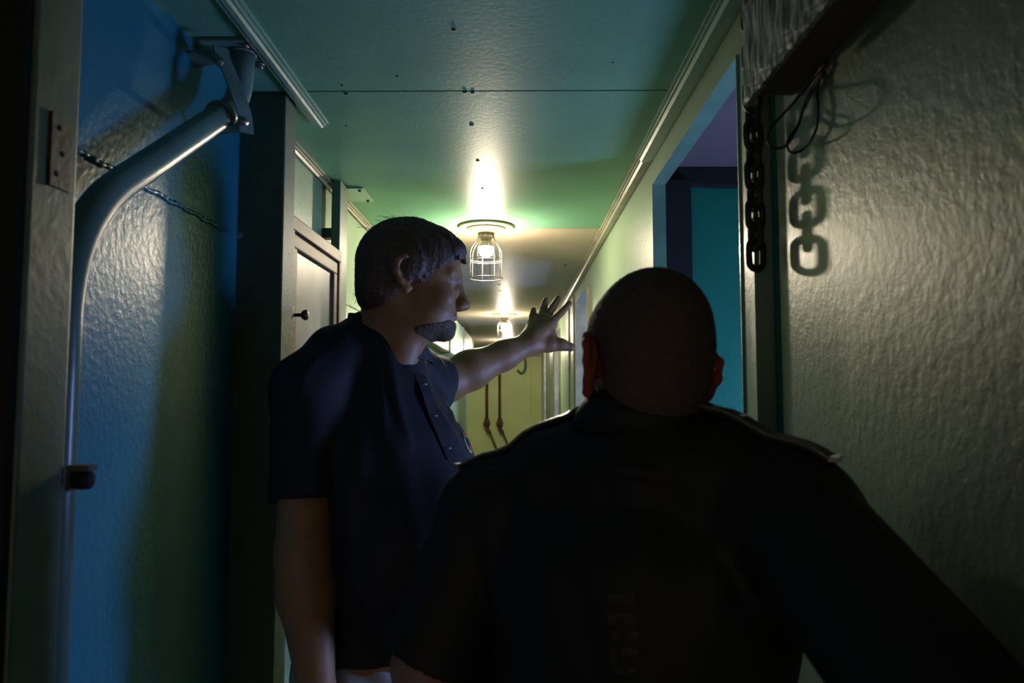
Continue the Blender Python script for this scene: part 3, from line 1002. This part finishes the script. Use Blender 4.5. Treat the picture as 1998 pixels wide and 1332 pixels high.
def sleeve(S_, E_, t, r0, r1):
    q = S_ * (1 - t) + E_ * t
    d = (E_ - S_) / np.linalg.norm(E_ - S_)
    F = Field(np.minimum(S_, q) - 0.12, np.maximum(S_, q) + 0.12, 0.005)
    F.cone(S_, q + d * 0.06, r0, r1, 0.02)
    # hem: a slight outward band, cut square across the arm
    F.cone(q - d * 0.018, q - d * 0.002, r1 + 0.0025, r1 + 0.0035, 0.004)
    F.plane_cut(q, d)
    F.cone(q - d * 0.012, q + d * 0.05, r1 - 0.006, r1 - 0.006, 0.002, op='sub')
    return F.mesh(1)


def ridge(V, N, segs):
    """cloth folds: raise the cloth along space curves"""
    V = V.copy()
    for pts, w, hgt in segs:
        best = np.full(len(V), 9.0)
        tt = np.zeros(len(V))
        n = len(pts) - 1
        for i in range(n):
            a, b = np.array(pts[i]), np.array(pts[i + 1])
            d = b - a
            t = np.clip(((V - a) @ d) / (d @ d), 0, 1)
            dist = np.linalg.norm(V - a - t[:, None] * d, axis=1)
            upd = dist < best
            best = np.where(upd, dist, best)
            tt = np.where(upd, (i + t) / n, tt)
        V += N * (hgt * np.exp(-(best / w) ** 2) * np.sin(np.pi * np.clip(tt, 0.04, 0.96)) ** 0.5)[:, None]
    return V


def proj(bvh, p, d):
    r_ = bvh.ray_cast(Vector(p), Vector(d))
    return r_[0], r_[1]


# ---------------------------------------------------------------- person in profile, pointing
RS = np.array(P(604, 738, 1.34))          # shoulder joints
LS = np.array(P(826, 742, 1.60))
MID = (RS + LS) / 2
ax_ = (LS - RS)
ax_[2] = 0
ax_ /= np.linalg.norm(ax_)
fw_ = np.array([ax_[1], -ax_[0], 0.0])     # the way his chest faces
HC = np.array(P(800, 546, 1.42))           # between the ears
HR = rotm(math.radians(6), math.radians(3), 0)

def tor(a, f, z):
    return MID * [1, 1, 0] + ax_ * a + fw_ * f + np.array([0, 0, z])

def torso1(F, g):
    """g: how far outside the body"""
    Rt = np.stack([ax_, fw_, [0, 0, 1]], 1)
    F.ell(tor(0, 0.000, 1.385), (0.175 + g, 0.118 + g, 0.135 + g), 0.03, Rt)
    F.ell(tor(0, 0.062, 1.30), (0.180 + g, 0.142 + g, 0.16 + g), 0.05, Rt)
    F.ell(tor(0, 0.122, 1.16), (0.180 + g, 0.172 + g, 0.180 + g), 0.05, Rt)
    F.ell(tor(0, 0.045, 1.00), (0.178 + g, 0.150 + g, 0.12 + g), 0.05, Rt)
    nb = tor(0.0, -0.01, 1.53)
    for S_ in (RS, LS):
        F.cone(S_ + [0, 0, -0.022], (nb + S_) / 2 + [0, 0, 0.020], 0.060 + g, 0.055 + g, 0.04)
        F.cone((nb + S_) / 2 + [0, 0, 0.020], nb + [0, 0, 0.012], 0.055 + g, 0.062 + g, 0.04)

RE = np.array(P(593, 1080, 1.27))
RW = np.array(P(618, 1345, 1.23))
LE = np.array(P(868, 744, 1.665))
LW = np.array(P(1030, 672, 1.765))

# body: head, arms with hands, trunk and legs
neck_local = np.linalg.inv(HR) @ (tor(0.005, 0.0, 1.50) - HC)
head, ears = head_parts(tuple(neck_local), 0.056)
parts1 = xf([head] + ears, HR, HC)
# right arm, hanging
F = Field(np.minimum(np.minimum(RS, RE), RW) - [0.12, 0.12, 0.26], np.maximum(np.maximum(RS, RE), RW) + 0.1, 0.004)
F.chain([RS + [0, 0, -0.035], RS * 0.45 + RE * 0.55, RE], [0.050, 0.051, 0.047], 0.02)
F.chain([RE, RE * 0.72 + RW * 0.28 + [-0.002, 0, 0], RW], [0.046, 0.049, 0.030], 0.02)
hand_relaxed(F, RW, (0.10, 0.02, -1), (0.75, 0.4, 0), (0.5, 0.8, 0))
parts1.append(F.mesh(1))
# left arm, stretched out, fingers spread
Yh = 1.80
K = {'pinky': ((1038, 632, 1.812), (1039, 616, 1.818), (1041, 604, 1.82), 0.0084), 'ring': ((1055, 622, 1.812), (1060, 602, 1.835), (1065, 585, 1.845), 0.0092),
     'middle': ((1065, 624, 1.808), (1078, 600, 1.84), (1089, 582, 1.855), 0.0096), 'index': ((1077, 630, 1.80), (1095, 610, 1.835), (1111, 592, 1.85), 0.0093)}
F = Field(LW - [0.30, 0.30, 0.16], LW + [0.17, 0.15, 0.17], 0.0022)
F.cone(LS + [0, 0, -0.01], LE, 0.050, 0.048, 0.02)
F.chain([LE, LE * 0.70 + LW * 0.30, LE * 0.3 + LW * 0.7, LW], [0.047, 0.045, 0.034, 0.0275], 0.02)
F.cone(LW, P(1044, 660, 1.785), 0.026, 0.026, 0.012)
for nm, (a, b, c, r) in K.items():
    a, b, c = np.array(P(*a)), np.array(P(*b)), np.array(P(*c))
    F.cone(LW + (a - LW) * 0.15, a, 0.022, 0.0140, 0.014)
    F.ell(a, (0.0115, 0.0115, 0.0115), 0.006)
    m1 = a * 0.5 + b * 0.5 + np.array([0, -0.0015, 0.001])
    F.chain([a, m1, b, c], [r * 1.12, r * 0.98, r * 1.02, r * 0.82], 0.003)
    # tendon on the back of the hand
    F.cone(a + [0, -0.0085, 0.003], LW * 0.45 + a * 0.55 + [0, -0.014, 0.002], 0.004, 0.004, 0.006)
t0, t1, t2, t3 = [np.array(P(*q)) for q in ((1046, 674, 1.775), (1072, 672, 1.785), (1094, 672, 1.79), (1113, 677, 1.795))]
F.chain([t0, t1, t2, t3], [0.021, 0.0180, 0.0142, 0.0115], 0.010)
F.ell(np.array(P(1060, 652, 1.795)), (0.028, 0.013, 0.030), 0.015)
F.ell(np.array(P(1076, 655, 1.79)), (0.011, 0.007, 0.014), 0.012)
parts1.append(F.mesh(1))
# trunk and legs inside the clothes
F = Field(tor(0, 0, 0) - [0.36, 0.36, 0.0], tor(0, 0, 1.62) + [0.36, 0.36, 0.0], 0.010)
torso1(F, -0.014)
F.cone(tor(0, 0, 1.42), np.array(tor(0.005, 0.0, 1.55)), 0.075, 0.055, 0.03)
for s in (-1, 1):
    F.chain([tor(s * 0.095, 0.03, 0.92), tor(s * 0.105, 0.035, 0.50), tor(s * 0.115, 0.0, 0.08)], [0.085, 0.058, 0.042], 0.03)
    F.cone(tor(s * 0.115, 0.0, 0.05), tor(s * 0.13, 0.14, 0.04), 0.035, 0.03, 0.02)
parts1.append(F.mesh(1))
person1 = to_obj('person', parts1, M['skin'])
tag(person1, 'man in navy polo shirt in profile, pointing with spread fingers', 'person')

# eyes
for s in (-1, 1):
    e = HR @ np.array([0.0785, s * 0.032, -0.0045]) + HC
    lathe('eye', [(0.001, -0.0121), (0.008, -0.0095), (0.0125, 0.0), (0.008, 0.0095), (0.001, 0.0121)], e, M['eye'], person1, 16)
# hair
F = Field((-0.14, -0.12, -0.10), (0.145, 0.12, 0.15), 0.0026)
F.ell((-0.008, 0, 0.033), (0.1015, 0.083, 0.0925), 0.01)
F.ell((-0.050, 0, -0.022), (0.056, 0.072, 0.062), 0.02)
F.ell((0.050, 0, 0.052), (0.052, 0.064, 0.054), 0.02)
F.ell((0.088, -0.01, 0.062), (0.020, 0.042, 0.020), 0.015)
F.ell((0.120, 0, -0.052), (0.074, 0.11, 0.106), 0.008, op='sub')
F.ell((0.020, 0, -0.088), (0.052, 0.12, 0.085), 0.008, op='sub')
for s in (-1, 1):
    F.ell((-0.006, s * 0.079, 0.020), (0.034, 0.013, 0.034), 0.012)
for i in range(14):                       # fringe locks
    yy = -0.045 + 0.09 * i / 13
    F.cone((0.070, yy, 0.085), (0.1055 - abs(yy) * 0.25, yy * 1.03 + random.uniform(-0.004, 0.004), 0.045 + random.uniform(-0.006, 0.012)), 0.006, 0.0026, 0.005)
F.cone((0.10, -0.012, 0.062), (0.108, -0.014, 0.038), 0.005, 0.0025, 0.004)
V, Fq = F.mesh(1)
N = vnormals(V, Fq)
ang = np.arctan2(V[:, 1], V[:, 2] + 0.05)
V = V + N * (0.0007 * np.sin(ang * 60 + V[:, 0] * 50) + 0.0005 * np.sin(V[:, 1] * 400 + V[:, 0] * 130) + rng.normal(0, 0.0004, len(V)))[:, None]
hair1 = to_obj('hair', xf([(V, Fq)], HR, HC), M['hair'], person1)
bm = bmesh.new()                          # stray strands on top and at the nape
for i in range(70):
    a = random.uniform(-0.085, 0.06)
    yy = random.uniform(-0.04, 0.04)
    if i < 48:
        zz = 0.033 + 0.0925 * math.sqrt(max(0.05, 1 - ((a + 0.008) / 0.1015) ** 2 - (yy / 0.083) ** 2))
        st_ = Vector((a, yy, zz - 0.002))
        dr_ = Vector((random.uniform(-0.03, 0.0) - 0.006, random.uniform(-0.012, 0.012), random.uniform(0.001, 0.008)))
    else:
        st_ = Vector((-0.100, random.uniform(-0.03, 0.03), random.uniform(-0.05, 0.03)))
        dr_ = Vector((random.uniform(-0.008, -0.001), 0, random.uniform(-0.022, -0.008)))
    w = [Vector(HR @ np.array(q) + HC) for q in (st_, st_ + dr_ * 0.55 + Vector((0, 0, 0.003 if i < 48 else 0)), st_ + dr_)]
    add_tube(bm, w, [0.0004, 0.0003, 0.00015], 4)
from_bm('stray_hair', bm, M['hair'], hair1, True)['kind'] = 'stuff'
# beard and moustache
F = head_field[0]
F.f = F.f - 0.0016
F.plane_cut((0.080, 0, -0.0800), (-0.26, 0, 1), 0.003)
for q in (-1, 1):
    F.cone((0.093, q * 0.004, -0.0625), (0.080, q * 0.026, -0.072), 0.0052, 0.005, 0.004)
    F.cone((0.080, q * 0.026, -0.072), (0.072, q * 0.033, -0.090), 0.005, 0.006, 0.004)
F.plane_cut((0.018, 0, -0.07), (-1, 0, 0.1), 0.008)
F.plane_cut((0.05, 0, -0.122), (-0.45, 0, -1))
F.ell((0.104, 0, -0.0785), (0.026, 0.021, 0.0115), 0.003, op='sub')
V, Fq = F.mesh(1)
V = V + vnormals(V, Fq) * (rng.normal(0, 0.0004, len(V)))[:, None]
to_obj('beard', xf([(V, Fq)], HR, HC), M['beard'], person1)
# wedding ring
ra, rb = np.array(P(*K['ring'][0])), np.array(P(*K['ring'][1]))
rc = ra + (rb - ra) * 0.28
rd_ = Vector((rb - ra)).normalized()
u = rd_.cross(Vector((1, 0, 0))).normalized()
v = rd_.cross(u)
tube('ring', [Vector(rc) + (u * math.cos(a) + v * math.sin(a)) * 0.0104 for a in [2 * math.pi * q / 20 for q in range(20)]], 0.0016, M['gold'], person1, 6, True)
# shirt
F = Field(tor(0, 0, 0.96) - [0.40, 0.36, 0.0], tor(0, 0, 1.66) + [0.40, 0.42, 0.0], 0.0055)
torso1(F, 0.006)
F.chain([RS + [0, 0, -0.02], RS * 0.65 + RE * 0.35], [0.068, 0.064], 0.03)
F.chain([LS, LS * 0.7 + LE * 0.3], [0.066, 0.058], 0.03)
F.cone(tor(0, 0.005, 1.44), tor(0.008, 0.018, 1.552), 0.112, 0.078, 0.04)
F.cone(tor(-0.01, 0.05, 1.43), tor(-0.005, 0.050, 1.535), 0.095, 0.066, 0.04)
F.plane_cut(tor(0, 0, 0.985), (0, 0, -1))
V, Fq = F.mesh(2)
N = vnormals(V, Fq)
fold_bvh = BVHTree.FromPolygons([tuple(q) for q in V], [tuple(int(i) for i in f) for f in Fq])
fold = []
def on(px, py, Y):
    e = Vector((0, 0, EYE))
    p = P(px, py, Y)
    h, nn = proj(fold_bvh, e, (p - e).normalized())
    return np.array(h) if h is not None else np.array(p)
for (a, b, c, w, hh) in (((822, 700, 1.40), (868, 780, 1.30), (925, 880, 1.26), 0.007, 0.006), ((838, 705, 1.42), (880, 780, 1.33), (935, 880, 1.28), 0.005, 0.005),
                         ((850, 700, 1.45), (890, 780, 1.36), (940, 870, 1.31), 0.005, 0.005), ((862, 700, 1.48), (895, 765, 1.42), (940, 850, 1.36), 0.005, 0.005),
                         ((800, 720, 1.34), (850, 800, 1.26), (915, 900, 1.22), 0.012, 0.006), ((760, 690, 1.28), (775, 780, 1.22), (800, 870, 1.20), 0.010, 0.005),
                         ((735, 700, 1.26), (745, 780, 1.20), (750, 850, 1.20), 0.008, 0.005), ((640, 680, 1.26), (600, 720, 1.22), (570, 800, 1.22), 0.01, 0.004),
                         ((700, 850, 1.18), (690, 950, 1.18), (680, 1050, 1.18), 0.02, 0.008), ((870, 700, 1.52), (888, 740, 1.52), (895, 780, 1.5), 0.005, 0.004)):
    fold.append(([on(*a), on(*b), on(*c)], w, hh))
V = ridge(V, N, fold)
V = V + N * (0.0022 * np.sin(V[:, 2] * 38 + V[:, 0] * 60) * np.sin(V[:, 0] * 45 - V[:, 1] * 30))[:, None]
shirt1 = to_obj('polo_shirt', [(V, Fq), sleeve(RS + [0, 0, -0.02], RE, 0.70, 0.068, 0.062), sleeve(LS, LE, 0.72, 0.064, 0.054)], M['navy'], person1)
bvh1 = BVHTree.FromPolygons([tuple(q) for q in V], [tuple(int(i) for i in f) for f in Fq])
# collar: a band standing round the neck, folded over
nbase = np.array(tor(0.008, 0.018, 1.572))
cfw = np.array([0.985, 0.17, 0.0])
cax = np.array([-0.17, 0.985, 0.0])
bm = bmesh.new()
rings = []
n = 44
for k in range(n):
    a = -math.pi * 0.90 + 1.80 * math.pi * k / (n - 1) + math.pi      # open at the throat
    ca, sa = math.cos(a), math.sin(a)
    d = cfw * ca + cax * sa
    back = (1 - ca) / 2
    lean = cfw * (0.010)
    top = nbase + lean + d * (0.066 + 0.004 * back) + np.array([0, 0, 0.020 + 0.032 * back])
    inn = nbase + d * 0.066 + np.array([0, 0, -0.02 + 0.015 * back])
    out_ = nbase + lean + d * (0.084 + 0.020 * (1 - back)) + np.array([0, 0, -0.022 + 0.016 * back - 0.026 * (1 - back)])
    mid = nbase + lean + d * (0.072 + 0.005 * back) + np.array([0, 0, 0.021 + 0.032 * back])
    low = out_ - d * 0.003 + np.array([0, 0, -0.001])
    mid2 = nbase + lean + d * (0.069 + 0.004 * back) + np.array([0, 0, 0.012 + 0.03 * back])
    rings.append([bm.verts.new(q) for q in (inn, top, mid, out_, low, mid2)])
for a, b in zip(rings, rings[1:]):
    for k in range(5):
        bm.faces.new((a[k], b[k], b[k + 1], a[k + 1]))
from_bm('collar', bm, M['navy'], shirt1, True)
# placket with buttons
pk = []
for k in range(9):
    z = 1.50 - 0.16 * k / 8
    h, nn = proj(bvh1, tor(0.0, 0.6, z), -fw_)
    if h:
        pk.append(h + nn * 0.0012)
if len(pk) > 3:
    flat_bar('placket', pk, 0.030, 0.003, M['navy'], shirt1, fw_)
    for q in pk[1::3]:
        lathe('button', [(0.005, -0.0015), (0.005, 0.0015)], q + Vector(fw_) * 0.003, M['stitch2'], shirt1, 10)
# embroidered emblem on the left breast
def patch(name, pts, m, parent, bvh, d, lift=0.0012):
    """flat cloth patch laid on a garment: pts are (origin) points shot along d"""
    bm = bmesh.new()
    f, b = [], []
    for p in pts:
        h, nn = proj(bvh, p, d)
        if h is None:
            bm.free()
            return None
        if nn.dot(Vector(d)) > 0:
            nn = -nn
        f.append(bm.verts.new(h + nn * lift))
        b.append(bm.verts.new(h - nn * 0.002))
    bm.faces.new(f)
    bm.faces.new(b[::-1])
    n = len(f)
    for k in range(n):
        bm.faces.new((f[k], b[k], b[(k + 1) % n], f[(k + 1) % n]))
    return from_bm(name, bm, m, parent)
def breast(a0, z0, w, h, n=14, arc=None):
    pts = []
    for k in range(n):
        t = 2 * math.pi * k / n
        pts.append(tor(a0 + w * math.cos(t), 0.6, z0 + h * math.sin(t)))
    return pts
bz_ = 1.375
patch('emblem', breast(0.092, bz_ - 0.012, 0.017, 0.020), M['stitch2'], shirt1, bvh1, -fw_)
patch('emblem', breast(0.086, bz_ + 0.004, 0.012, 0.006), M['stitch'], shirt1, bvh1, -fw_, 0.002)
patch('emblem', breast(0.096, bz_ - 0.020, 0.011, 0.007), M['stitch'], shirt1, bvh1, -fw_, 0.002)
patch('emblem', breast(0.092, bz_ - 0.010, 0.009, 0.009), M['navy'], shirt1, bvh1, -fw_, 0.0024)
patch('emblem', breast(0.080, bz_ + 0.034, 0.010, 0.005), M['stitch3'], shirt1, bvh1, -fw_)
# trousers, belt, shoes
F = Field(tor(0, 0, 0.0) - [0.36, 0.36, -0.03], tor(0, 0, 1.08) + [0.36, 0.36, 0.0], 0.008)
Rt = np.stack([ax_, fw_, [0, 0, 1]], 1)
F.ell(tor(0, 0.03, 0.97), (0.172, 0.140, 0.10), 0.04, Rt)
F.ell(tor(0, 0.01, 0.88), (0.170, 0.130, 0.10), 0.04, Rt)
for s in (-1, 1):
    F.chain([tor(s * 0.088, 0.03, 0.90), tor(s * 0.105, 0.04, 0.50), tor(s * 0.115, 0.005, 0.07)], [0.098, 0.074, 0.062], 0.03)
F.plane_cut(tor(0, 0, 1.02), (0, 0, 1))
F.plane_cut(tor(0, 0, 0.045), (0, 0, -1))
V, Fq = F.mesh(1)
N = vnormals(V, Fq)
V = V + N * (0.003 * np.sin(V[:, 2] * 60 + V[:, 0] * 80) * np.sin(V[:, 1] * 40))[:, None]
to_obj('trousers', [(V, Fq)], M['khaki'], person1)
for s in (-1, 1):
    shoe('shoe', fw_ + ax_ * s * 0.2, tor(s * 0.115, -0.03, 0.0), M['leather'], person1)

# ---------------------------------------------------------------- person seen from behind
R2 = np.array(P(1545, 1012, 0.79))
L2 = np.array(P(962, 1006, 0.985))
M2 = (R2 + L2) / 2
ax2 = (L2 - R2) * [1, 1, 0]
ax2 /= np.linalg.norm(ax2)
fw2 = np.array([ax2[1], -ax2[0], 0.0])
H2 = np.array(P(1262, 698, 0.90))
HR2 = rotm(math.radians(90 + 14), math.radians(2), 0) @ rotm(0, 0, math.radians(7))
S2 = 0.96

def t2(a, f, z):
    return M2 * [1, 1, 0] + ax2 * a + fw2 * f + np.array([0, 0, z])

def torso2(F, g):
    Rt = np.stack([ax2, fw2, [0, 0, 1]], 1)
    F.ell(t2(0, 0.01, 1.235), (0.178 + g, 0.112 + g, 0.135 + g), 0.03, Rt)
    F.ell(t2(0, 0.03, 1.17), (0.182 + g, 0.128 + g, 0.16 + g), 0.05, Rt)
    F.ell(t2(0.048, 0.045, 1.00), (0.215 + g, 0.140 + g, 0.16 + g), 0.05, Rt)
    F.ell(t2(0.046, 0.035, 0.90), (0.215 + g, 0.138 + g, 0.12 + g), 0.05, Rt)
    nb = np.array(P(1254, 880, 0.895))
    for S_ in (R2, L2):
        F.cone(S_ + [0, 0, 0.0], (nb * 0.5 + S_ * 0.5) + [0, 0, 0.012], 0.060 + g, 0.052 + g, 0.04)
        F.cone((nb * 0.5 + S_ * 0.5) + [0, 0, 0.012], nb + [0, 0, -0.01], 0.052 + g, 0.058 + g, 0.04)

NB2 = np.array(P(1250, 792, 0.895))
nb2 = np.array(P(1254, 890, 0.895))
RE2 = np.array((0.344, 0.49, 1.18))
RW2 = np.array((0.290, 0.690, 0.965))
LE2 = np.array(P(838, 1300, 0.96))
LW2 = LE2 + np.array([0.05, 0.12, -0.20])
nl = (np.linalg.inv(HR2) @ (NB2 + [0, 0, -0.04] - H2)) / S2
head, ears = head_parts(tuple(nl), 0.056)
parts2 = xf([head], HR2, H2, S2)
for (E1, W1, S1, fwd, side, dn) in ((RE2, RW2, R2, (-0.5, 0.2, 0), (-0.2, 0.7, 0.3), (-0.5, 0.5, -0.6)), (LE2, LW2, L2, (0.6, 0.5, 0), (0.3, 0.8, 0.3), (0.2, 0.4, -0.9))):
    lo = np.minimum(np.minimum(S1, E1), W1) - 0.20
    hi = np.maximum(np.maximum(S1, E1), W1) + 0.20
    F = Field(lo, hi, 0.0045)
    F.chain([S1, S1 * 0.45 + E1 * 0.55, E1], [0.056, 0.053, 0.046], 0.02)
    F.chain([E1, E1 * 0.7 + W1 * 0.3, W1], [0.046, 0.047, 0.030], 0.02)
    hand_relaxed(F, W1, dn, fwd, side)
    parts2.append(F.mesh(1))
F = Field(t2(0, 0, 0) - [0.36, 0.36, 0.0], t2(0, 0, 1.50) + [0.36, 0.36, 0.0], 0.010)
torso2(F, -0.014)
F.cone(t2(0, 0, 1.30), NB2, 0.07, 0.052, 0.03)
for s in (-1, 1):
    F.chain([t2(s * 0.09, 0.03, 0.83), t2(s * 0.10, 0.06, 0.45), t2(s * 0.11, 0.0, 0.08)], [0.08, 0.056, 0.042], 0.03)
    F.cone(t2(s * 0.11, 0.0, 0.05), t2(s * 0.12, 0.14, 0.04), 0.035, 0.03, 0.02)
parts2.append(F.mesh(1))
person2 = to_obj('person', parts2, M['skin2'])
tag(person2, 'man with cropped hair in black uniform shirt seen from behind', 'person')
for e in ears:
    V, Fq = e
    to_obj('ear', xf([(V * [1.0, 1.0, 1.12] + [-0.004, 0, -0.020], Fq)], HR2, H2, S2), M['ear'], person2)
# cropped hair: thin shell on the skull
F = Field((-0.13, -0.11, -0.11), (0.13, 0.11, 0.14), 0.003)
F.ell((-0.006, 0, 0.030), (0.0955, 0.0755, 0.0875), 0.01)
F.ell((0.052, 0, 0.034), (0.0465, 0.0585, 0.056), 0.03)
F.ell((-0.045, 0, -0.015), (0.0515, 0.0612, 0.0612), 0.03)
F.ell((0.125, 0, -0.045), (0.085, 0.11, 0.115), 0.008, op='sub')
F.ell((0.015, 0, -0.060), (0.040, 0.12, 0.060), 0.008, op='sub')
F.cone((-0.028, 0, -0.05), tuple(np.array([-0.028, 0, -0.05]) * 0.35 + nl * 0.65), 0.0578, 0.0600, 0.03)
F.plane_cut((0, 0, -0.115), (0.25, 0, -1))
V, Fq = F.mesh(1)
V = V + vnormals(V, Fq) * rng.normal(0, 0.0004, len(V))[:, None]
to_obj('cropped_hair', xf([(V, Fq)], HR2, H2, S2), M['stubble'], person2)
# uniform shirt
F = Field(t2(0, 0, 0.80) - [0.40, 0.42, 0.0], t2(0, 0, 1.50) + [0.40, 0.36, 0.0], 0.0055)
torso2(F, 0.007)
F.chain([R2, R2 * 0.65 + RE2 * 0.35], [0.070, 0.066], 0.03)
F.cone(nb2, NB2 + [0, 0, -0.022], 0.088, 0.070, 0.03)
F.chain([L2, L2 * 0.65 + LE2 * 0.35], [0.070, 0.067], 0.03)
F.plane_cut(t2(0, 0, 0.82), (0, 0, -1))
V, Fq = F.mesh(2)
N = vnormals(V, Fq)
fold_bvh = BVHTree.FromPolygons([tuple(q) for q in V], [tuple(int(i) for i in f) for f in Fq])
fold = []
for (pts, w, hh) in (([(880, 975, 0.93), (960, 925, 0.88), (1080, 912, 0.80), (1200, 915, 0.76), (1330, 930, 0.72)], 0.006, 0.007),
                     ([(885, 950, 0.96), (925, 905, 0.94), (960, 890, 0.93)], 0.006, 0.004),
                     ([(1440, 900, 0.72), (1540, 870, 0.74), (1590, 880, 0.76)], 0.007, 0.004),
                     ([(1250, 950, 0.74), (1230, 1100, 0.74), (1215, 1300, 0.74)], 0.03, 0.006),
                     ([(1450, 950, 0.70), (1400, 1100, 0.70), (1380, 1250, 0.72)], 0.02, 0.006),
                     ([(950, 1000, 0.9), (960, 1120, 0.86), (1000, 1250, 0.84)], 0.015, 0.006)):
    fold.append(([on(*q) for q in pts], w, hh))
V = ridge(V, N, fold)
V = V + N * (0.002 * np.sin(V[:, 2] * 35 + V[:, 0] * 50) * np.sin(V[:, 0] * 40 - V[:, 1] * 30))[:, None]
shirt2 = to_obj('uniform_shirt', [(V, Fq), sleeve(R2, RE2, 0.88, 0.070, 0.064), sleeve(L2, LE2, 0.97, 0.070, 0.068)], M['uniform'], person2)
bvh2 = BVHTree.FromPolygons([tuple(q) for q in V], [tuple(int(i) for i in f) for f in Fq])
# collar
bm = bmesh.new()
rings = []
n = 40
for k in range(n):
    a = -math.pi * 0.92 + 1.84 * math.pi * k / (n - 1) + math.pi
    ca, sa = math.cos(a), math.sin(a)
    d = fw2 * ca + ax2 * sa
    back = (1 - ca) / 2
    base = NB2 + fw2 * 0.004
    inn = base + d * 0.064 + np.array([0, 0, -0.025])
    top = base + d * 0.064 + np.array([0, 0, 0.010 + 0.010 * back])
    mid = base + d * 0.068 + np.array([0, 0, 0.011 + 0.010 * back])
    out_ = base + d * (0.090 + 0.010 * (1 - back)) + np.array([0, 0, -0.026 - 0.008 * (1 - back)])
    low = out_ - d * 0.003 + np.array([0, 0, -0.001])
    mid2 = base + d * 0.066 + np.array([0, 0, 0.004 + 0.01 * back])
    rings.append([bm.verts.new(q) for q in (inn, top, mid, out_, low, mid2)])
for a, b in zip(rings, rings[1:]):
    for k in range(5):
        bm.faces.new((a[k], b[k], b[k + 1], a[k + 1]))
from_bm('collar', bm, M['uniform'], shirt2, True)
# epaulettes with braid and button
for S1, sgn in ((L2, 1), (R2, -1)):
    pts = []
    for k in range(10):
        t = k / 9
        q = (NB2 + ax2 * sgn * 0.075) * (1 - t) + (S1 + ax2 * sgn * 0.045) * t
        h, nn = proj(bvh2, (q[0], q[1], 1.8), (0, 0, -1))
        if h:
            pts.append(h + Vector((0, 0, 0.003)))
    ep = flat_bar('epaulette', pts, 0.046, 0.005, M['uniform'], shirt2, (0, 0, 1))
    side = Vector(fw2)
    for s in (-1, 1):
        tube('braid', [p + side * (0.021 * s) + Vector((0, 0, 0.002)) for p in pts], 0.0022, M['piping'], ep, 6)
    for k in (1, 3):
        flat_bar('rank_bar', [pts[k] + side * (-0.017) + Vector((0, 0, 0.0035)), pts[k] + side * 0.017 + Vector((0, 0, 0.0035))], 0.008, 0.003, M['piping'], ep, (0, 0, 1))
    lathe('button', [(0.006, 0), (0.006, 0.003), (0.003, 0.005)], pts[0] + Vector((0, 0, 0.003)), M['button'], ep, 12)
    flat_bar('end_fold', [pts[-1] + side * -0.023 + Vector((0, 0, 0.003)), pts[-1] + side * 0.023 + Vector((0, 0, 0.003))], 0.010, 0.005, M['piping'], ep, (0, 0, 1))
# faded print down the back
for (x0, x1, y0, y1) in ((1187, 1228, 1158, 1176), (1230, 1242, 1150, 1176), (1187, 1240, 1196, 1218), (1192, 1246, 1230, 1246), (1192, 1205, 1262, 1296), (1212, 1246, 1262, 1276), (1200, 1244, 1300, 1312)):
    a = [P(x0, y1, 0.3), P(x1, y1, 0.3), P(x1, y0, 0.3), P(x0, y0, 0.3)]
    q = [p * 1.0 for p in a]
    eye = Vector((0, 0, EYE))
    bm = bmesh.new()
    f = []
    ok = True
    for p in q:
        h, nn = proj(bvh2, eye, (p - eye).normalized())
        if h is None:
            ok = False
            break
        f.append(bm.verts.new(h + nn * 0.0012))
    if ok:
        fc = bm.faces.new(f)
        bmesh.ops.subdivide_edges(bm, edges=list(bm.edges), cuts=2, use_grid_fill=True)
        r_ = bmesh.ops.extrude_face_region(bm, geom=list(bm.faces))
        for vv in [e_ for e_ in r_['geom'] if isinstance(e_, bmesh.types.BMVert)]:
            vv.co += Vector(fw2) * 0.004
        from_bm('back_print', bm, M['print'], shirt2)
    else:
        bm.free()
# trousers and shoes
F = Field(t2(0, 0, 0.0) - [0.36, 0.36, -0.03], t2(0, 0, 1.0) + [0.36, 0.36, 0.0], 0.008)
Rt = np.stack([ax2, fw2, [0, 0, 1]], 1)
F.ell(t2(0, 0.03, 0.86), (0.168, 0.136, 0.10), 0.04, Rt)
F.ell(t2(0, 0.0, 0.78), (0.168, 0.130, 0.10), 0.04, Rt)
for s in (-1, 1):
    F.chain([t2(s * 0.088, 0.02, 0.80), t2(s * 0.10, 0.06, 0.45), t2(s * 0.11, 0.005, 0.07)], [0.095, 0.072, 0.060], 0.03)
F.plane_cut(t2(0, 0, 0.90), (0, 0, 1))
F.plane_cut(t2(0, 0, 0.045), (0, 0, -1))
to_obj('trousers', [F.mesh(1)], M['uniform_dark'], person2)
for s in (-1, 1):
    shoe('shoe', fw2 + ax2 * s * 0.2, t2(s * 0.11, -0.03, 0.0), M['leather'], person2)
